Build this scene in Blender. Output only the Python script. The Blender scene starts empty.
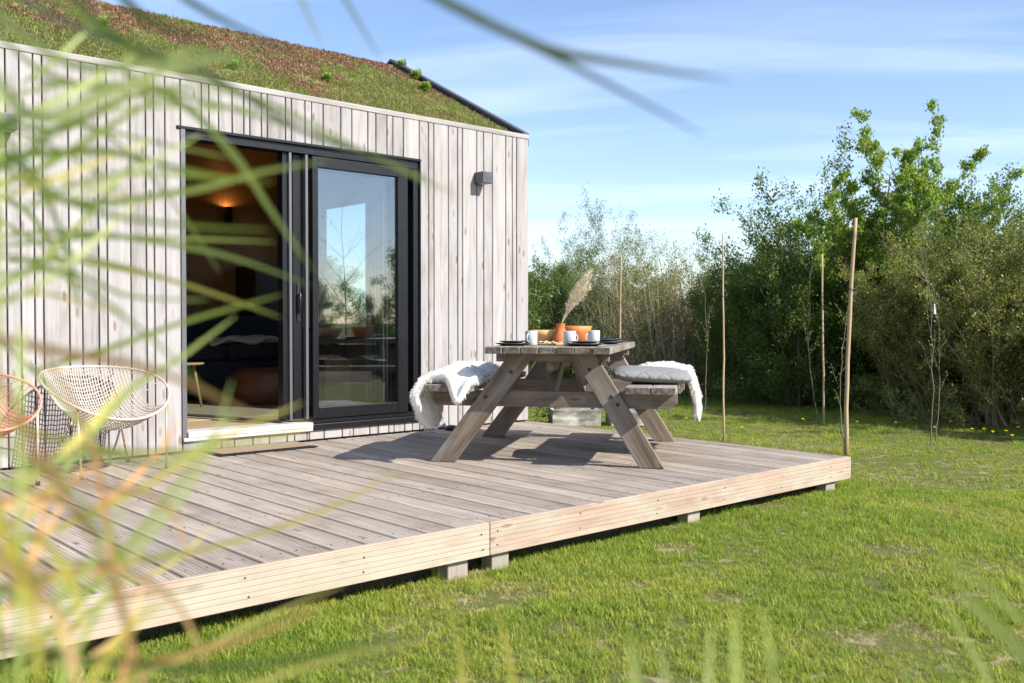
import bpy, bmesh, math, random
import numpy as np
from mathutils import Vector, Matrix, noise
R = math.radians
PI = math.pi
sc = bpy.context.scene
col = sc.collection

# ------------------------------------------------------------------ camera, sky, sun, exposure
CAM = Vector((-6.072, -6.559, 0.92)); YAW, PITCH, FPX = 0.8404, 0.0199, 955.0
FW = Vector((math.cos(YAW)*math.cos(PITCH), math.sin(YAW)*math.cos(PITCH), -math.sin(PITCH)))
RT = Vector((math.sin(YAW), -math.cos(YAW), 0)); UP = RT.cross(FW)
cd = bpy.data.cameras.new('camera'); cam = bpy.data.objects.new('camera', cd); col.objects.link(cam)
cam.matrix_world = Matrix(((RT.x, UP.x, -FW.x, CAM.x), (RT.y, UP.y, -FW.y, CAM.y), (RT.z, UP.z, -FW.z, CAM.z), (0, 0, 0, 1)))
cd.sensor_width = 36; cd.lens = 36*FPX/1024; cd.clip_start = .02; cd.clip_end = 3000
cd.dof.use_dof = True; cd.dof.focus_distance = 6.2; cd.dof.aperture_fstop = 3.6; cd.dof.aperture_blades = 0
sc.camera = cam
SUN_TO = Vector((.34, -1.0, .83)).normalized()
SUN_EL = math.asin(SUN_TO.z); SUN_AZ = math.atan2(SUN_TO.x, SUN_TO.y)
world = bpy.data.worlds.new('World'); sc.world = world; world.use_nodes = True
wt = world.node_tree; wt.nodes.clear()
wo = wt.nodes.new('ShaderNodeOutputWorld'); bg = wt.nodes.new('ShaderNodeBackground'); sky = wt.nodes.new('ShaderNodeTexSky')
sky.sky_type = 'NISHITA'; sky.sun_disc = False; sky.sun_elevation = SUN_EL; sky.sun_rotation = SUN_AZ
sky.air_density = 1.0; sky.dust_density = 0.3; sky.ozone_density = 3.0
bg.inputs['Strength'].default_value = 0.118
tc = wt.nodes.new('ShaderNodeTexCoord'); sep = wt.nodes.new('ShaderNodeSeparateXYZ'); wt.links.new(tc.outputs['Generated'], sep.inputs[0])
zz = wt.nodes.new('ShaderNodeMath'); zz.operation = 'ADD'; zz.inputs[1].default_value = .12; wt.links.new(sep.outputs['Z'], zz.inputs[0])
dv = wt.nodes.new('ShaderNodeVectorMath'); dv.operation = 'DIVIDE'; cmb = wt.nodes.new('ShaderNodeCombineXYZ')
for i in range(3): wt.links.new(zz.outputs[0], cmb.inputs[i])
wt.links.new(tc.outputs['Generated'], dv.inputs[0]); wt.links.new(cmb.outputs[0], dv.inputs[1])
mp = wt.nodes.new('ShaderNodeMapping'); mp.inputs['Scale'].default_value = (.55, 2.2, 0); mp.inputs['Location'].default_value = (3.1, .9, 0)
mp0 = wt.nodes.new('ShaderNodeMapping'); mp0.inputs['Rotation'].default_value = (0, 0, R(50)); wt.links.new(dv.outputs[0], mp0.inputs[0]); wt.links.new(mp0.outputs[0], mp.inputs[0])
nz = wt.nodes.new('ShaderNodeTexNoise'); nz.inputs['Scale'].default_value = 1.15; nz.inputs['Detail'].default_value = 7; nz.inputs['Roughness'].default_value = .52; nz.inputs['Distortion'].default_value = .5
wt.links.new(mp.outputs[0], nz.inputs['Vector'])
cr = wt.nodes.new('ShaderNodeMapRange'); cr.inputs['From Min'].default_value = .46; cr.inputs['From Max'].default_value = .85; cr.inputs['To Max'].default_value = .32; wt.links.new(nz.outputs['Fac'], cr.inputs[0])
mx = wt.nodes.new('ShaderNodeMix'); mx.data_type = 'RGBA'
sky_tint = wt.nodes.new('ShaderNodeMix'); sky_tint.data_type = 'RGBA'; sky_tint.blend_type = 'MULTIPLY'; sky_tint.inputs[0].default_value = 1; sky_tint.inputs[7].default_value = (1.0, .945, .97, 1)
wt.links.new(cr.outputs[0], mx.inputs[0]); wt.links.new(sky.outputs[0], sky_tint.inputs[6]); wt.links.new(sky_tint.outputs[2], mx.inputs[6]); mx.inputs[7].default_value = (7.0, 7.4, 8.2, 1)
wt.links.new(mx.outputs[2], bg.inputs['Color']); wt.links.new(bg.outputs[0], wo.inputs[0])
sl = bpy.data.lights.new('sun', 'SUN'); sl.energy = 4.4; sl.angle = R(.53); sl.color = (1, .955, .88)
so = bpy.data.objects.new('sun', sl); col.objects.link(so); so.rotation_euler = (-SUN_TO).to_track_quat('-Z', 'Y').to_euler(); so.location = (10, -10, 10)
sc.view_settings.view_transform = 'Standard'; sc.view_settings.look = 'None'; sc.view_settings.gamma = 1; sc.view_settings.use_curve_mapping = False
sc.view_settings.exposure = 0.98
sc.render.engine = 'CYCLES'
cy = sc.cycles
cy.use_denoising = True; cy.max_bounces = 10; cy.transparent_max_bounces = 16; cy.diffuse_bounces = 4; cy.glossy_bounces = 4
cy.caustics_reflective = False; cy.caustics_refractive = False; cy.sample_clamp_indirect = 6

GZ = -.23            # lawn level; the deck top is z = 0, the front wall plane is y = 0
def ray(px, py): return FW + RT*((px-512)/FPX) - UP*((py-341.5)/FPX)
def at_z(px, py, z): d = ray(px, py); return CAM + d*((z-CAM.z)/d.z)
def at_y(px, py, y): d = ray(px, py); return CAM + d*((y-CAM.y)/d.y)
def at_x(px, py, x): d = ray(px, py); return CAM + d*((x-CAM.x)/d.x)
def at_d(px, py, dep): return CAM + ray(px, py)*dep

# ------------------------------------------------------------------ helpers
def tag(o, label=None, cat=None, group=None, kind=None):
    if label: o['label'] = label
    if cat: o['category'] = cat
    if group: o['group'] = group
    if kind: o['kind'] = kind
    return o
def empty(name, loc=(0, 0, 0), rz=0, label=None, cat=None, group=None):
    o = bpy.data.objects.new(name, None); col.objects.link(o); o.location = loc; o.rotation_euler = (0, 0, rz); o.empty_display_size = .1
    return tag(o, label, cat, group)
RNG = random.Random(7)
class MB:
    """collects shapes; every vertex carries gc (grain coordinates, x along the grain) and rnd (one number per piece)"""
    def __init__(s): s.v = []; s.f = []; s.gc = []; s.r = []; s.sm = []
    def add(s, vs, fs, gcs=None, rnd=None, smooth=False):
        b = len(s.v); rnd = RNG.random() if rnd is None else rnd
        s.v += [tuple(v) for v in vs]; s.f += [tuple(i+b for i in f) for f in fs]; s.sm += [smooth]*len(fs)
        off = rnd*37.0
        if gcs is None: gcs = vs
        s.gc += [(g[0]+off, g[1]+off*1.7, g[2]+off*.6) for g in gcs]; s.r += [rnd]*len(vs)
    def box(s, lo, hi, ax=0, rnd=None, M=None):
        (x0, y0, z0), (x1, y1, z1) = lo, hi
        vs = [(x, y, z) for x in (x0, x1) for y in (y0, y1) for z in (z0, z1)]
        dm = (x1-x0, y1-y0, z1-z0); a1, a2 = sorted(((ax+1) % 3, (ax+2) % 3), key=lambda q: -abs(dm[q]))
        g = [(v[ax], v[a1], v[a2]) for v in vs]
        if M: vs = [M @ Vector(v) for v in vs]
        s.add(vs, [(0, 1, 3, 2), (4, 6, 7, 5), (0, 4, 5, 1), (2, 3, 7, 6), (0, 2, 6, 4), (1, 5, 7, 3)], g, rnd)
    def beam(s, p0, p1, w, h, up=(0, 0, 1), rnd=None, cut=None):
        """bar from p0 to p1; w across, h along up"""
        p0 = Vector(p0); p1 = Vector(p1); d = (p1-p0); L = d.length; d.normalize(); up = Vector(up)
        sd = d.cross(up).normalized(); u2 = sd.cross(d).normalized()
        vs = []; g = []
        for t, p in ((0, p0), (L, p1)):
            for a in (-1, 1):
                for b in (-1, 1):
                    q = p+sd*(a*w/2)+u2*(b*h/2)
                    if cut is not None:     # horizontal cut at the ends
                        zt = p.z
                        if abs(d.z) > 1e-4: q = q - d*((q.z-zt)/d.z)
                    vs.append(q); g.append(((q-p0).dot(d), a*w/2, b*h/2) if w > h else ((q-p0).dot(d), b*h/2, a*w/2))
        s.add(vs, [(0, 1, 3, 2), (4, 6, 7, 5), (0, 4, 5, 1), (2, 3, 7, 6), (0, 2, 6, 4), (1, 5, 7, 3)], g, rnd)
    def prism(s, pts, axis_from, axis_to, frame, rnd=None, glen=0):
        """polygon pts (a,b) swept between two origins; frame=(A,B) vectors"""
        A, B = frame; n = len(pts); vs = []; g = []
        for k, o in enumerate((Vector(axis_from), Vector(axis_to))):
            for a, b in pts: vs.append(o+A*a+B*b); g.append((a, b, k*.05) if glen == 0 else (k*glen, a, b))
        fs = [tuple(range(n-1, -1, -1)), tuple(range(n, 2*n))]+[(i, (i+1) % n, n+(i+1) % n, n+i) for i in range(n)]
        s.add(vs, fs, g, rnd)
    def tube(s, pts, r, n=6, closed=False, rnd=None, caps=True):
        pts = [Vector(p) for p in pts]; m = len(pts); rr = r if isinstance(r, (list, tuple)) else [r]*m
        vs = []; g = []; fs = []; prev = None; L = 0
        for i, p in enumerate(pts):
            if closed: t = pts[(i+1) % m]-pts[i-1]
            else: t = pts[min(i+1, m-1)]-pts[max(i-1, 0)]
            t.normalize()
            if prev is None: a = t.orthogonal().normalized()
            else: a = (prev-t*prev.dot(t)); a = a.normalized() if a.length > 1e-6 else t.orthogonal().normalized()
            prev = a; b = t.cross(a)
            if i: L += (p-pts[i-1]).length
            for k in range(n):
                an = 2*PI*k/n; vs.append(p+a*(math.cos(an)*rr[i])+b*(math.sin(an)*rr[i])); g.append((L, math.cos(an)*rr[i], math.sin(an)*rr[i]))
        for i in range(m if closed else m-1):
            j = (i+1) % m
            for k in range(n): fs.append((i*n+k, i*n+(k+1) % n, j*n+(k+1) % n, j*n+k))
        if not closed and caps: fs += [tuple(range(n-1, -1, -1)), tuple(range((m-1)*n, m*n))]
        s.add(vs, fs, g, rnd, True)
    def lathe(s, prof, c=(0, 0, 0), n=28, rnd=None, M=None):
        vs = []; fs = []; c = Vector(c)
        for r, z in prof:
            for k in range(n):
                a = 2*PI*k/n; q = Vector((r*math.cos(a), r*math.sin(a), z)); vs.append(c+(M @ q if M else q))
        for i in range(len(prof)-1):
            for k in range(n): fs.append((i*n+k, i*n+(k+1) % n, (i+1)*n+(k+1) % n, (i+1)*n+k))
        s.add(vs, fs, None, rnd, True)
    def grid(s, fn, nu, nv, rnd=None, closed_u=False):
        vs = [fn(i/(nu-(0 if closed_u else 1)), j/(nv-1)) for j in range(nv) for i in range(nu)]
        fs = []
        for j in range(nv-1):
            for i in range(nu if closed_u else nu-1):
                i2 = (i+1) % nu; fs.append((j*nu+i, j*nu+i2, (j+1)*nu+i2, (j+1)*nu+i))
        s.add(vs, fs, None, rnd, True)
    def build(s, name, mat, parent=None, bevel=0, seg=2):
        me = bpy.data.meshes.new(name); me.from_pydata(s.v, [], s.f); me.materials.append(mat)
        a = me.attributes.new('gc', 'FLOAT_VECTOR', 'POINT'); a.data.foreach_set('vector', np.array(s.gc, dtype=np.float32).ravel())
        a = me.attributes.new('rnd', 'FLOAT', 'POINT'); a.data.foreach_set('value', np.array(s.r, dtype=np.float32))
        me.polygons.foreach_set('use_smooth', s.sm); me.update()
        o = bpy.data.objects.new(name, me); col.objects.link(o)
        if parent: o.parent = parent
        if bevel:
            b = o.modifiers.new('bevel', 'BEVEL'); b.width = bevel; b.segments = seg; b.limit_method = 'ANGLE'; b.angle_limit = R(50)
        return o
def np_mesh(name, verts, faces_flat, k, mat, parent=None, rnd=None, smooth=False, mats=None, midx=None):
    """numpy mesh of k-gons"""
    me = bpy.data.meshes.new(name); nf = len(faces_flat)//k
    me.vertices.add(len(verts)); me.vertices.foreach_set('co', np.asarray(verts, dtype=np.float32).ravel())
    me.loops.add(len(faces_flat)); me.loops.foreach_set('vertex_index', np.asarray(faces_flat, dtype=np.int32))
    me.polygons.add(nf); me.polygons.foreach_set('loop_start', np.arange(0, nf*k, k, dtype=np.int32)); me.polygons.foreach_set('loop_total', np.full(nf, k, dtype=np.int32))
    if smooth: me.polygons.foreach_set('use_smooth', np.ones(nf, dtype=bool))
    me.update(calc_edges=True); me.validate()
    if rnd is not None:
        a = me.attributes.new('rnd', 'FLOAT', 'POINT'); a.data.foreach_set('value', np.asarray(rnd, dtype=np.float32))
    me.materials.append(mat)
    o = bpy.data.objects.new(name, me); col.objects.link(o)
    if parent: o.parent = parent
    return o
def copy_tree(o, parent=None):
    c = o.copy(); col.objects.link(c); c.parent = parent
    for ch in list(o.children): copy_tree(ch, c)
    return c

# ------------------------------------------------------------------ materials
class NT:
    def __init__(s, name):
        s.m = bpy.data.materials.new(name); s.m.use_nodes = True; s.t = s.m.node_tree; s.t.nodes.clear()
        s.out = s.n('ShaderNodeOutputMaterial')
    def n(s, typ, **kw):
        nd = s.t.nodes.new(typ)
        for k, v in kw.items():
            if hasattr(nd, k): setattr(nd, k, v)
        return nd
    def l(s, a, b): s.t.links.new(a, b)
    def val(s, nd, **kw):
        for k, v in kw.items(): nd.inputs[k.replace('_', ' ')].default_value = v
        return nd
    def noise(s, vec, scale, detail=4, rough=.55, dist=0):
        n = s.n('ShaderNodeTexNoise'); n.inputs['Scale'].default_value = scale; n.inputs['Detail'].default_value = detail
        n.inputs['Roughness'].default_value = rough; n.inputs['Distortion'].default_value = dist
        if vec: s.l(vec, n.inputs['Vector'])
        return n.outputs['Fac']
    def map(s, vec, scale=(1, 1, 1), loc=(0, 0, 0), rot=(0, 0, 0)):
        m = s.n('ShaderNodeMapping'); m.inputs['Scale'].default_value = scale; m.inputs['Location'].default_value = loc; m.inputs['Rotation'].default_value = rot
        s.l(vec, m.inputs[0]); return m.outputs[0]
    def mr(s, v, a, b, c=0., d=1., smooth=False):
        m = s.n('ShaderNodeMapRange')
        if smooth: m.interpolation_type = 'SMOOTHSTEP'
        s.l(v, m.inputs[0])
        for i, x in zip((1, 2, 3, 4), (a, b, c, d)): m.inputs[i].default_value = x
        return m.outputs[0]
    def mix(s, f, a, b, mode='MIX'):
        m = s.n('ShaderNodeMix'); m.data_type = 'RGBA'; m.blend_type = mode
        for x, i in ((f, 0), (a, 6), (b, 7)):
            if isinstance(x, (int, float)): m.inputs[i].default_value = x
            elif isinstance(x, tuple): m.inputs[i].default_value = (*x, 1) if len(x) == 3 else x
            else: s.l(x, m.inputs[i])
        return m.outputs[2]
    def math(s, op, a, b=0.):
        m = s.n('ShaderNodeMath'); m.operation = op
        for i, x in enumerate((a, b)):
            if isinstance(x, (int, float)): m.inputs[i].default_value = x
            else: s.l(x, m.inputs[i])
        return m.outputs[0]
    def attr(s, name):
        a = s.n('ShaderNodeAttribute'); a.attribute_name = name; return a
    def bump(s, h, strength=.3, dist=.01):
        b = s.n('ShaderNodeBump'); b.inputs['Strength'].default_value = strength; b.inputs['Distance'].default_value = dist; s.l(h, b.inputs['Height']); return b.outputs[0]
    def bsdf(s, color, rough=.7, metal=0, normal=None, spec=None, **kw):
        b = s.n('ShaderNodeBsdfPrincipled')
        if isinstance(color, tuple): b.inputs['Base Color'].default_value = (*color, 1)
        else: s.l(color, b.inputs['Base Color'])
        if isinstance(rough, (int, float)): b.inputs['Roughness'].default_value = rough
        else: s.l(rough, b.inputs['Roughness'])
        b.inputs['Metallic'].default_value = metal
        if spec is not None: b.inputs['Specular IOR Level'].default_value = spec
        if normal: s.l(normal, b.inputs['Normal'])
        for k, v in kw.items(): b.inputs[k.replace('_', ' ')].default_value = v
        return b
    def done(s, shader):
        s.l(shader.outputs[0] if hasattr(shader, 'outputs') else shader, s.out.inputs[0]); return s.m
def wood(name, c1, c2, ends=None, knot=(.22, .14, .09), vary=.25, knots=.5, grain=1., dirt=None, rough=.75, grey=None, greyamt=0.):
    t = NT(name); gc = t.attr('gc').outputs['Vector']; rn = t.attr('rnd').outputs['Fac']
    fine = t.noise(t.map(gc, (1.6, 60, 60)), 1.0*grain, 5, .65, .2)
    mid = t.noise(t.map(gc, (1.2, 14, 14)), 1.0*grain, 4, .6, 1.2)
    big = t.noise(t.map(gc, (.8, 2.5, 2.5)), 1.6, 3, .5)
    f = t.math('ADD', t.math('MULTIPLY', fine, .4), t.math('MULTIPLY', mid, .6))
    c = t.mix(t.mr(f, .32, .68), c1, c2)
    c = t.mix(t.mr(big, .3, .75, 0, .35), c, tuple(x*.72 for x in c1))
    # tone of each piece
    hsv = t.n('ShaderNodeHueSaturation'); t.l(t.mr(rn, 0, 1, 1-vary, 1+vary*.6), hsv.inputs['Value']); t.l(c, hsv.inputs['Color'])
    c = hsv.outputs[0]
    v = t.n('ShaderNodeTexVoronoi'); v.inputs['Scale'].default_value = 1.; v.inputs['Randomness'].default_value = 1.; v.voronoi_dimensions = '2D'
    t.l(t.map(gc, (2.6, 8.5, .3)), v.inputs['Vector'])
    sel = t.n('ShaderNodeSeparateColor'); t.l(v.outputs['Color'], sel.inputs[0])
    on = t.mr(sel.outputs[0], 1-knots, 1-knots+.02)
    kd = t.math('MULTIPLY', t.mr(v.outputs['Distance'], .05, .13, 1, 0, True), on)
    halo = t.math('MULTIPLY', t.mr(v.outputs['Distance'], .08, .34, .5, 0, True), on)
    c = t.mix(halo, c, tuple(x*.8 for x in c2)); c = t.mix(t.math('MULTIPLY', kd, .8), c, knot)
    if grey: c = t.mix(t.mr(t.noise(t.map(gc, (.9, 3, 3), (4, 2, 1)), 2.2, 5, .6), .42, .62, 0, greyamt), c, grey)
    if dirt:
        g = t.n('ShaderNodeNewGeometry'); ob = t.n('ShaderNodeTexCoord')
        dn = t.noise(t.map(ob.outputs['Object'], (1, 1, 1)), 3.1, 6, .6)
        c = t.mix(t.mr(dn, .5, .72, 0, dirt[1]), c, dirt[0])
    if ends:
        nn = t.n('ShaderNodeSeparateXYZ'); t.l(t.n('ShaderNodeTexCoord').outputs['Normal'], nn.inputs[0])
        es = t.n('ShaderNodeTexCoord').outputs['Object']; en = t.noise(es, 30, 4, .7)
        c = t.mix(t.math('MULTIPLY', t.mr(t.math('ABSOLUTE', nn.outputs[1]), .85, .95), t.mr(en, .35, .62, 1, .25)), c, ends)
    h = t.math('ADD', t.math('MULTIPLY', fine, .7), t.math('MULTIPLY', mid, .5))
    return t.done(t.bsdf(c, rough, normal=t.bump(h, .45, .004), spec=.25))
def plain(name, c, rough=.6, metal=0, noise_amt=.12, scale=30, bump=.15, spec=None, **kw):
    t = NT(name); ob = t.n('ShaderNodeTexCoord').outputs['Object']; n = t.noise(ob, scale, 5, .6)
    cc = t.mix(t.mr(n, .3, .7), tuple(x*(1-noise_amt) for x in c), tuple(min(1, x*(1+noise_amt)) for x in c))
    rr = t.mr(n, .3, .7, max(0.02, rough-.08), min(1, rough+.08))
    return t.done(t.bsdf(cc, rr, metal, t.bump(n, bump, .003), spec, **kw))
def leafmat(name, c1, c2, c3=None, trans=.45, rough=.45, spec=.35):
    t = NT(name); rn = t.attr('rnd').outputs['Fac']; ob = t.n('ShaderNodeTexCoord').outputs['Object']
    c = t.mix(rn, c1, c2)
    if c3: c = t.mix(t.mr(t.noise(ob, 2.2, 3, .6), .5, .68), c, c3)
    b = t.bsdf(c, rough, spec=spec); tr = t.n('ShaderNodeBsdfTranslucent'); tcol = t.mix(.5, c, (.45, .55, .06), 'MIX'); t.l(t.mix(.35, c, tcol), tr.inputs[0])
    m = t.n('ShaderNodeMixShader'); m.inputs[0].default_value = trans; t.l(b.outputs[0], m.inputs[1]); t.l(tr.outputs[0], m.inputs[2])
    return t.done(m)

M = {}
M['clad'] = wood('weathered_cladding', (.22, .195, .178), (.475, .44, .42), knot=(.15, .095, .065), vary=.22, knots=.5, grey=(.36, .345, .34), greyamt=.75)
M['gap'] = plain('dark_membrane', (.03, .028, .026), .9)
M['deck'] = wood('weathered_deck', (.25, .195, .145), (.54, .46, .385), knot=(.13, .09, .065), vary=.26, knots=.2, grey=(.38, .335, .29), greyamt=.6, dirt=((.22, .165, .12), .55))
M['fascia'] = wood('new_deck_wood', (.32, .215, .155), (.58, .43, .335), knot=(.16, .09, .055), vary=.1, knots=.55, grey=(.40, .37, .29), greyamt=.8, dirt=((.30, .25, .16), .4))
M['post'] = wood('post_wood', (.28, .24, .20), (.42, .36, .29), vary=.15)
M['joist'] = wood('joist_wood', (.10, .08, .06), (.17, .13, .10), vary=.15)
M['table'] = wood('grey_table_wood', (.085, .06, .042), (.35, .275, .205), knot=(.09, .06, .04), vary=.28, knots=.35, grey=(.25, .235, .215), greyamt=.65, dirt=((.12, .095, .07), .5))
M['tableend'] = wood('table_board_wood', (.15, .12, .09), (.40, .33, .265), ends=(.045, .04, .025), knot=(.09, .06, .04), vary=.28, knots=.35, grey=(.30, .285, .26), greyamt=.65, dirt=((.15, .12, .09), .5))
M['planter'] = wood('old_planter_wood', (.50, .47, .42), (.68, .64, .58), vary=.5, knots=.2, grey=(.08, .075, .06), greyamt=.95, dirt=((.09, .08, .06), .8))
M['frame'] = plain('anthracite_frame', (.008, .0085, .010), .34, 0, .05, 60, .03, spec=.35)
M['jamb'] = plain('grey_jamb_metal', (.13, .13, .14), .4, .3, .05, 60, .03)
M['sill'] = plain('pale_sill', (.55, .53, .51), .5, 0, .06, 20, .05)
M['verge'] = plain('zinc_verge', (.10, .10, .115), .45, .4, .15, 12, .1)
M['soil'] = plain('dark_soil', (.05, .036, .022), .95, 0, .4, 20, .8)
M['pine'] = wood('pine_panel', (.40, .215, .09), (.50, .285, .13), vary=.06, knots=.12, rough=.5)
M['floor_in'] = wood('oak_floor', (.34, .24, .14), (.46, .33, .20), vary=.12, knots=.05, rough=.5)
M['sofa'] = plain('dark_fabric', (.022, .026, .034), .95, 0, .3, 80, .3)
M['cushion_in'] = plain('slate_fabric', (.07, .085, .11), .95, 0, .2, 90, .3)
M['throw'] = plain('cream_throw', (.55, .49, .42), .95, 0, .15, 60, .6)
M['leather'] = plain('tan_leather', (.17, .062, .028), .5, 0, .2, 25, .2)
M['rug'] = plain('jute_rug', (.34, .27, .16), .95, 0, .25, 90, .6)
M['oak'] = wood('light_oak', (.42, .26, .13), (.52, .34, .18), vary=.05, knots=.0)
M['walnut'] = plain('dark_walnut', (.05, .027, .014), .5, 0, .2, 25, .1)
M['black'] = plain('black_lacquer', (.012, .012, .013), .35, 0, .1, 40, .02)
M['darkplate'] = plain('dark_stoneware', (.028, .024, .023), .42, 0, .25, 60, .05)
M['mug'] = plain('grey_stoneware_mug', (.50, .52, .52), .35, 0, .05, 40, .03)
M['woodbowl'] = plain('pale_wood_bowl', (.62, .36, .15), .5, 0, .12, 18, .05)
M['terra'] = plain('terracotta', (.50, .14, .035), .7, 0, .12, 25, .1)
M['terrabowl'] = plain('orange_terracotta', (.60, .20, .05), .6, 0, .12, 25, .1)
M['trivet'] = plain('pale_crackers', (.62, .47, .30), .8, 0, .25, 80, .3)
M['pampas'] = leafmat('dried_pampas', (.74, .64, .48), (.86, .78, .64), trans=.35, rough=.8, spec=.1)
M['rimcopper'] = plain('rose_rim', (.62, .46, .36), .42, 0, .08, 30, .02)
M['rimpink'] = plain('coral_rim', (.62, .27, .17), .42, 0, .08, 30, .02)
M['cord'] = plain('cream_cord', (.42, .375, .32), .7, 0, .1, 60, .1)
M['cordpink'] = plain('coral_cord', (.52, .22, .14), .7, 0, .1, 60, .1)
M['brass'] = plain('brass_leg', (.50, .40, .22), .4, .4, .08, 40, .02)
M['mat'] = plain('coir_mat', (.26, .19, .12), .98, 0, .35, 70, .8)
M['bolt'] = plain('bolt_steel', (.06, .055, .05), .5, .7)
M['stake'] = wood('stake_wood', (.40, .29, .16), (.56, .43, .26), vary=.15, knots=.1)
M['bark'] = plain('grey_bark', (.15, .12, .09), .9, 0, .3, 30, .6)
M['barklight'] = plain('pale_bark', (.36, .30, .22), .9, 0, .3, 30, .5)
M['twig'] = plain('dry_twig', (.36, .285, .20), .9, 0, .25, 30, .3)
M['yellow'] = plain('yellow_petals', (.85, .62, .02), .7)
M['tagmat'] = plain('plastic_tag', (.45, .55, .75), .4)

def glass(name, tint=(.86, .92, .90), boost=1.0, base=.04):
    t = NT(name); lw_ = t.n('ShaderNodeLayerWeight'); lw_.inputs['Blend'].default_value = .5
    fr = t.math('ADD', base, t.math('MULTIPLY', t.math('POWER', lw_.outputs['Facing'], 5.), 1-base))
    tr = t.n('ShaderNodeBsdfTransparent'); tr.inputs[0].default_value = (*tint, 1)
    gl = t.n('ShaderNodeBsdfGlossy'); gl.inputs['Roughness'].default_value = 0.0; gl.inputs[0].default_value = (.95, .97, 1, 1)
    m = t.n('ShaderNodeMixShader'); t.l(fr, m.inputs[0]); t.l(tr.outputs[0], m.inputs[1]); t.l(gl.outputs[0], m.inputs[2])
    return t.done(m)
M['glass'] = glass('double_glazing', tint=(.84, .89, .90), base=.12)
M['glass2'] = glass('plain_glazing', tint=(.84, .89, .90), base=.04)
# white fur
t = NT('white_fleece'); rn = t.attr('rnd').outputs['Fac']
c = t.mix(rn, (.80, .765, .71), (.92, .90, .86)); b = t.bsdf(c, .9, spec=.15); tr = t.n('ShaderNodeBsdfTranslucent'); tr.inputs[0].default_value = (.88, .86, .84, 1)
m_ = t.n('ShaderNodeMixShader'); m_.inputs[0].default_value = .35; t.l(b.outputs[0], m_.inputs[1]); t.l(tr.outputs[0], m_.inputs[2]); M['fur'] = t.done(m_)
# quilted grey cushion
t = NT('grey_quilt'); ob = t.n('ShaderNodeTexCoord').outputs['Object']
w1 = t.n('ShaderNodeTexWave'); w1.inputs['Scale'].default_value = 3.2; t.l(t.map(ob, (1, 1, 0), rot=(0, 0, R(45))), w1.inputs[0])
w2 = t.n('ShaderNodeTexWave'); w2.inputs['Scale'].default_value = 3.2; t.l(t.map(ob, (1, 1, 0), rot=(0, 0, R(-45))), w2.inputs[0])
q = t.math('MINIMUM', t.mr(w1.outputs['Fac'], 0, .12), t.mr(w2.outputs['Fac'], 0, .12))
nf = t.noise(ob, 160, 3, .7)
M['quilt'] = t.done(t.bsdf(t.mix(t.mr(nf, .3, .7), (.17, .168, .16), (.27, .265, .26)), .95, normal=t.bump(t.math('ADD', q, t.math('MULTIPLY', nf, .25)), .6, .006), spec=.15))
# sheer curtain
t = NT('sheer_curtain'); b = t.bsdf((.20, .20, .22), .9); tr = t.n('ShaderNodeBsdfTranslucent'); tr.inputs[0].default_value = (.3, .3, .32, 1); m_ = t.n('ShaderNodeMixShader'); m_.inputs[0].default_value = .5
t.l(b.outputs[0], m_.inputs[1]); t.l(tr.outputs[0], m_.inputs[2]); M['curtain'] = t.done(m_)
def emit(name, c, s):
    t = NT(name); e = t.n('ShaderNodeEmission'); e.inputs[0].default_value = (*c, 1); e.inputs[1].default_value = s; return t.done(e)
M['glow'] = emit('lamp_glow', (1, .55, .2), 4)
# lawn soil under the blades
t = NT('lawn_ground'); ob = t.n('ShaderNodeTexCoord').outputs['Object']
n1 = t.noise(ob, 1.3, 5, .6); n2 = t.noise(ob, 60, 5, .7); n3 = t.noise(ob, 9, 4, .6)
c = t.mix(t.mr(n2, .3, .7), (.07, .085, .02), (.18, .18, .055)); c = t.mix(t.mr(n1, .55, .75, 0, .5), c, (.20, .15, .085)); c = t.mix(t.mr(n3, .56, .66, 0, .75), c, (.36, .29, .18))
M['ground'] = t.done(t.bsdf(c, .95, normal=t.bump(n2, .7, .02), spec=.1))
# bare sandy patches
M['bare'] = plain('dry_soil', (.36, .28, .19), .95, 0, .35, 45, .8)
# sedum roof
t = NT('sedum_roof'); ob = t.n('ShaderNodeTexCoord').outputs['Object']
a1 = t.noise(ob, 1.6, 6, .65, .6); a2 = t.noise(ob, 28, 5, .7); a3 = t.noise(t.map(ob, loc=(5, 3, 1)), 5, 5, .65)
c = t.mix(t.mr(a2, .3, .7), (.10, .13, .03), (.24, .28, .08)); c = t.mix(t.mr(a1, .50, .60, 0, .85), c, t.mix(t.mr(a2, .35, .65), (.13, .055, .035), (.34, .17, .11))); c = t.mix(t.mr(a3, .58, .68, 0, .6), c, (.40, .34, .15))
M['sedum'] = t.done(t.bsdf(c, .95, normal=t.bump(a2, 1, .03), spec=.1))
M['grassblade'] = leafmat('lawn_blade', (.16, .24, .022), (.41, .50, .075), (.46, .48, .12), trans=.5, rough=.5, spec=.3)
M['grassyellow'] = leafmat('yellowish_blade', (.26, .30, .03), (.55, .58, .11), (.58, .54, .17), trans=.5, rough=.5, spec=.3)
M['grassdry'] = leafmat('dry_blade', (.34, .31, .09), (.60, .51, .24), (.60, .47, .27), trans=.35, rough=.6, spec=.2)
M['sedumgreen'] = leafmat('sedum_tuft_green', (.17, .19, .05), (.36, .38, .13), (.48, .38, .20), trans=.3, rough=.6)
M['sedumred'] = leafmat('sedum_tuft_red', (.20, .10, .065), (.46, .27, .18), trans=.25, rough=.7)
M['leaf_dark'] = leafmat('leaf_dark_green', (.055, .10, .018), (.17, .24, .05), trans=.35)
M['leaf_bright'] = leafmat('leaf_spring_green', (.15, .25, .03), (.36, .47, .08), trans=.5)
M['leaf_olive'] = leafmat('leaf_olive', (.14, .145, .035), (.31, .32, .09), trans=.4)
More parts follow.
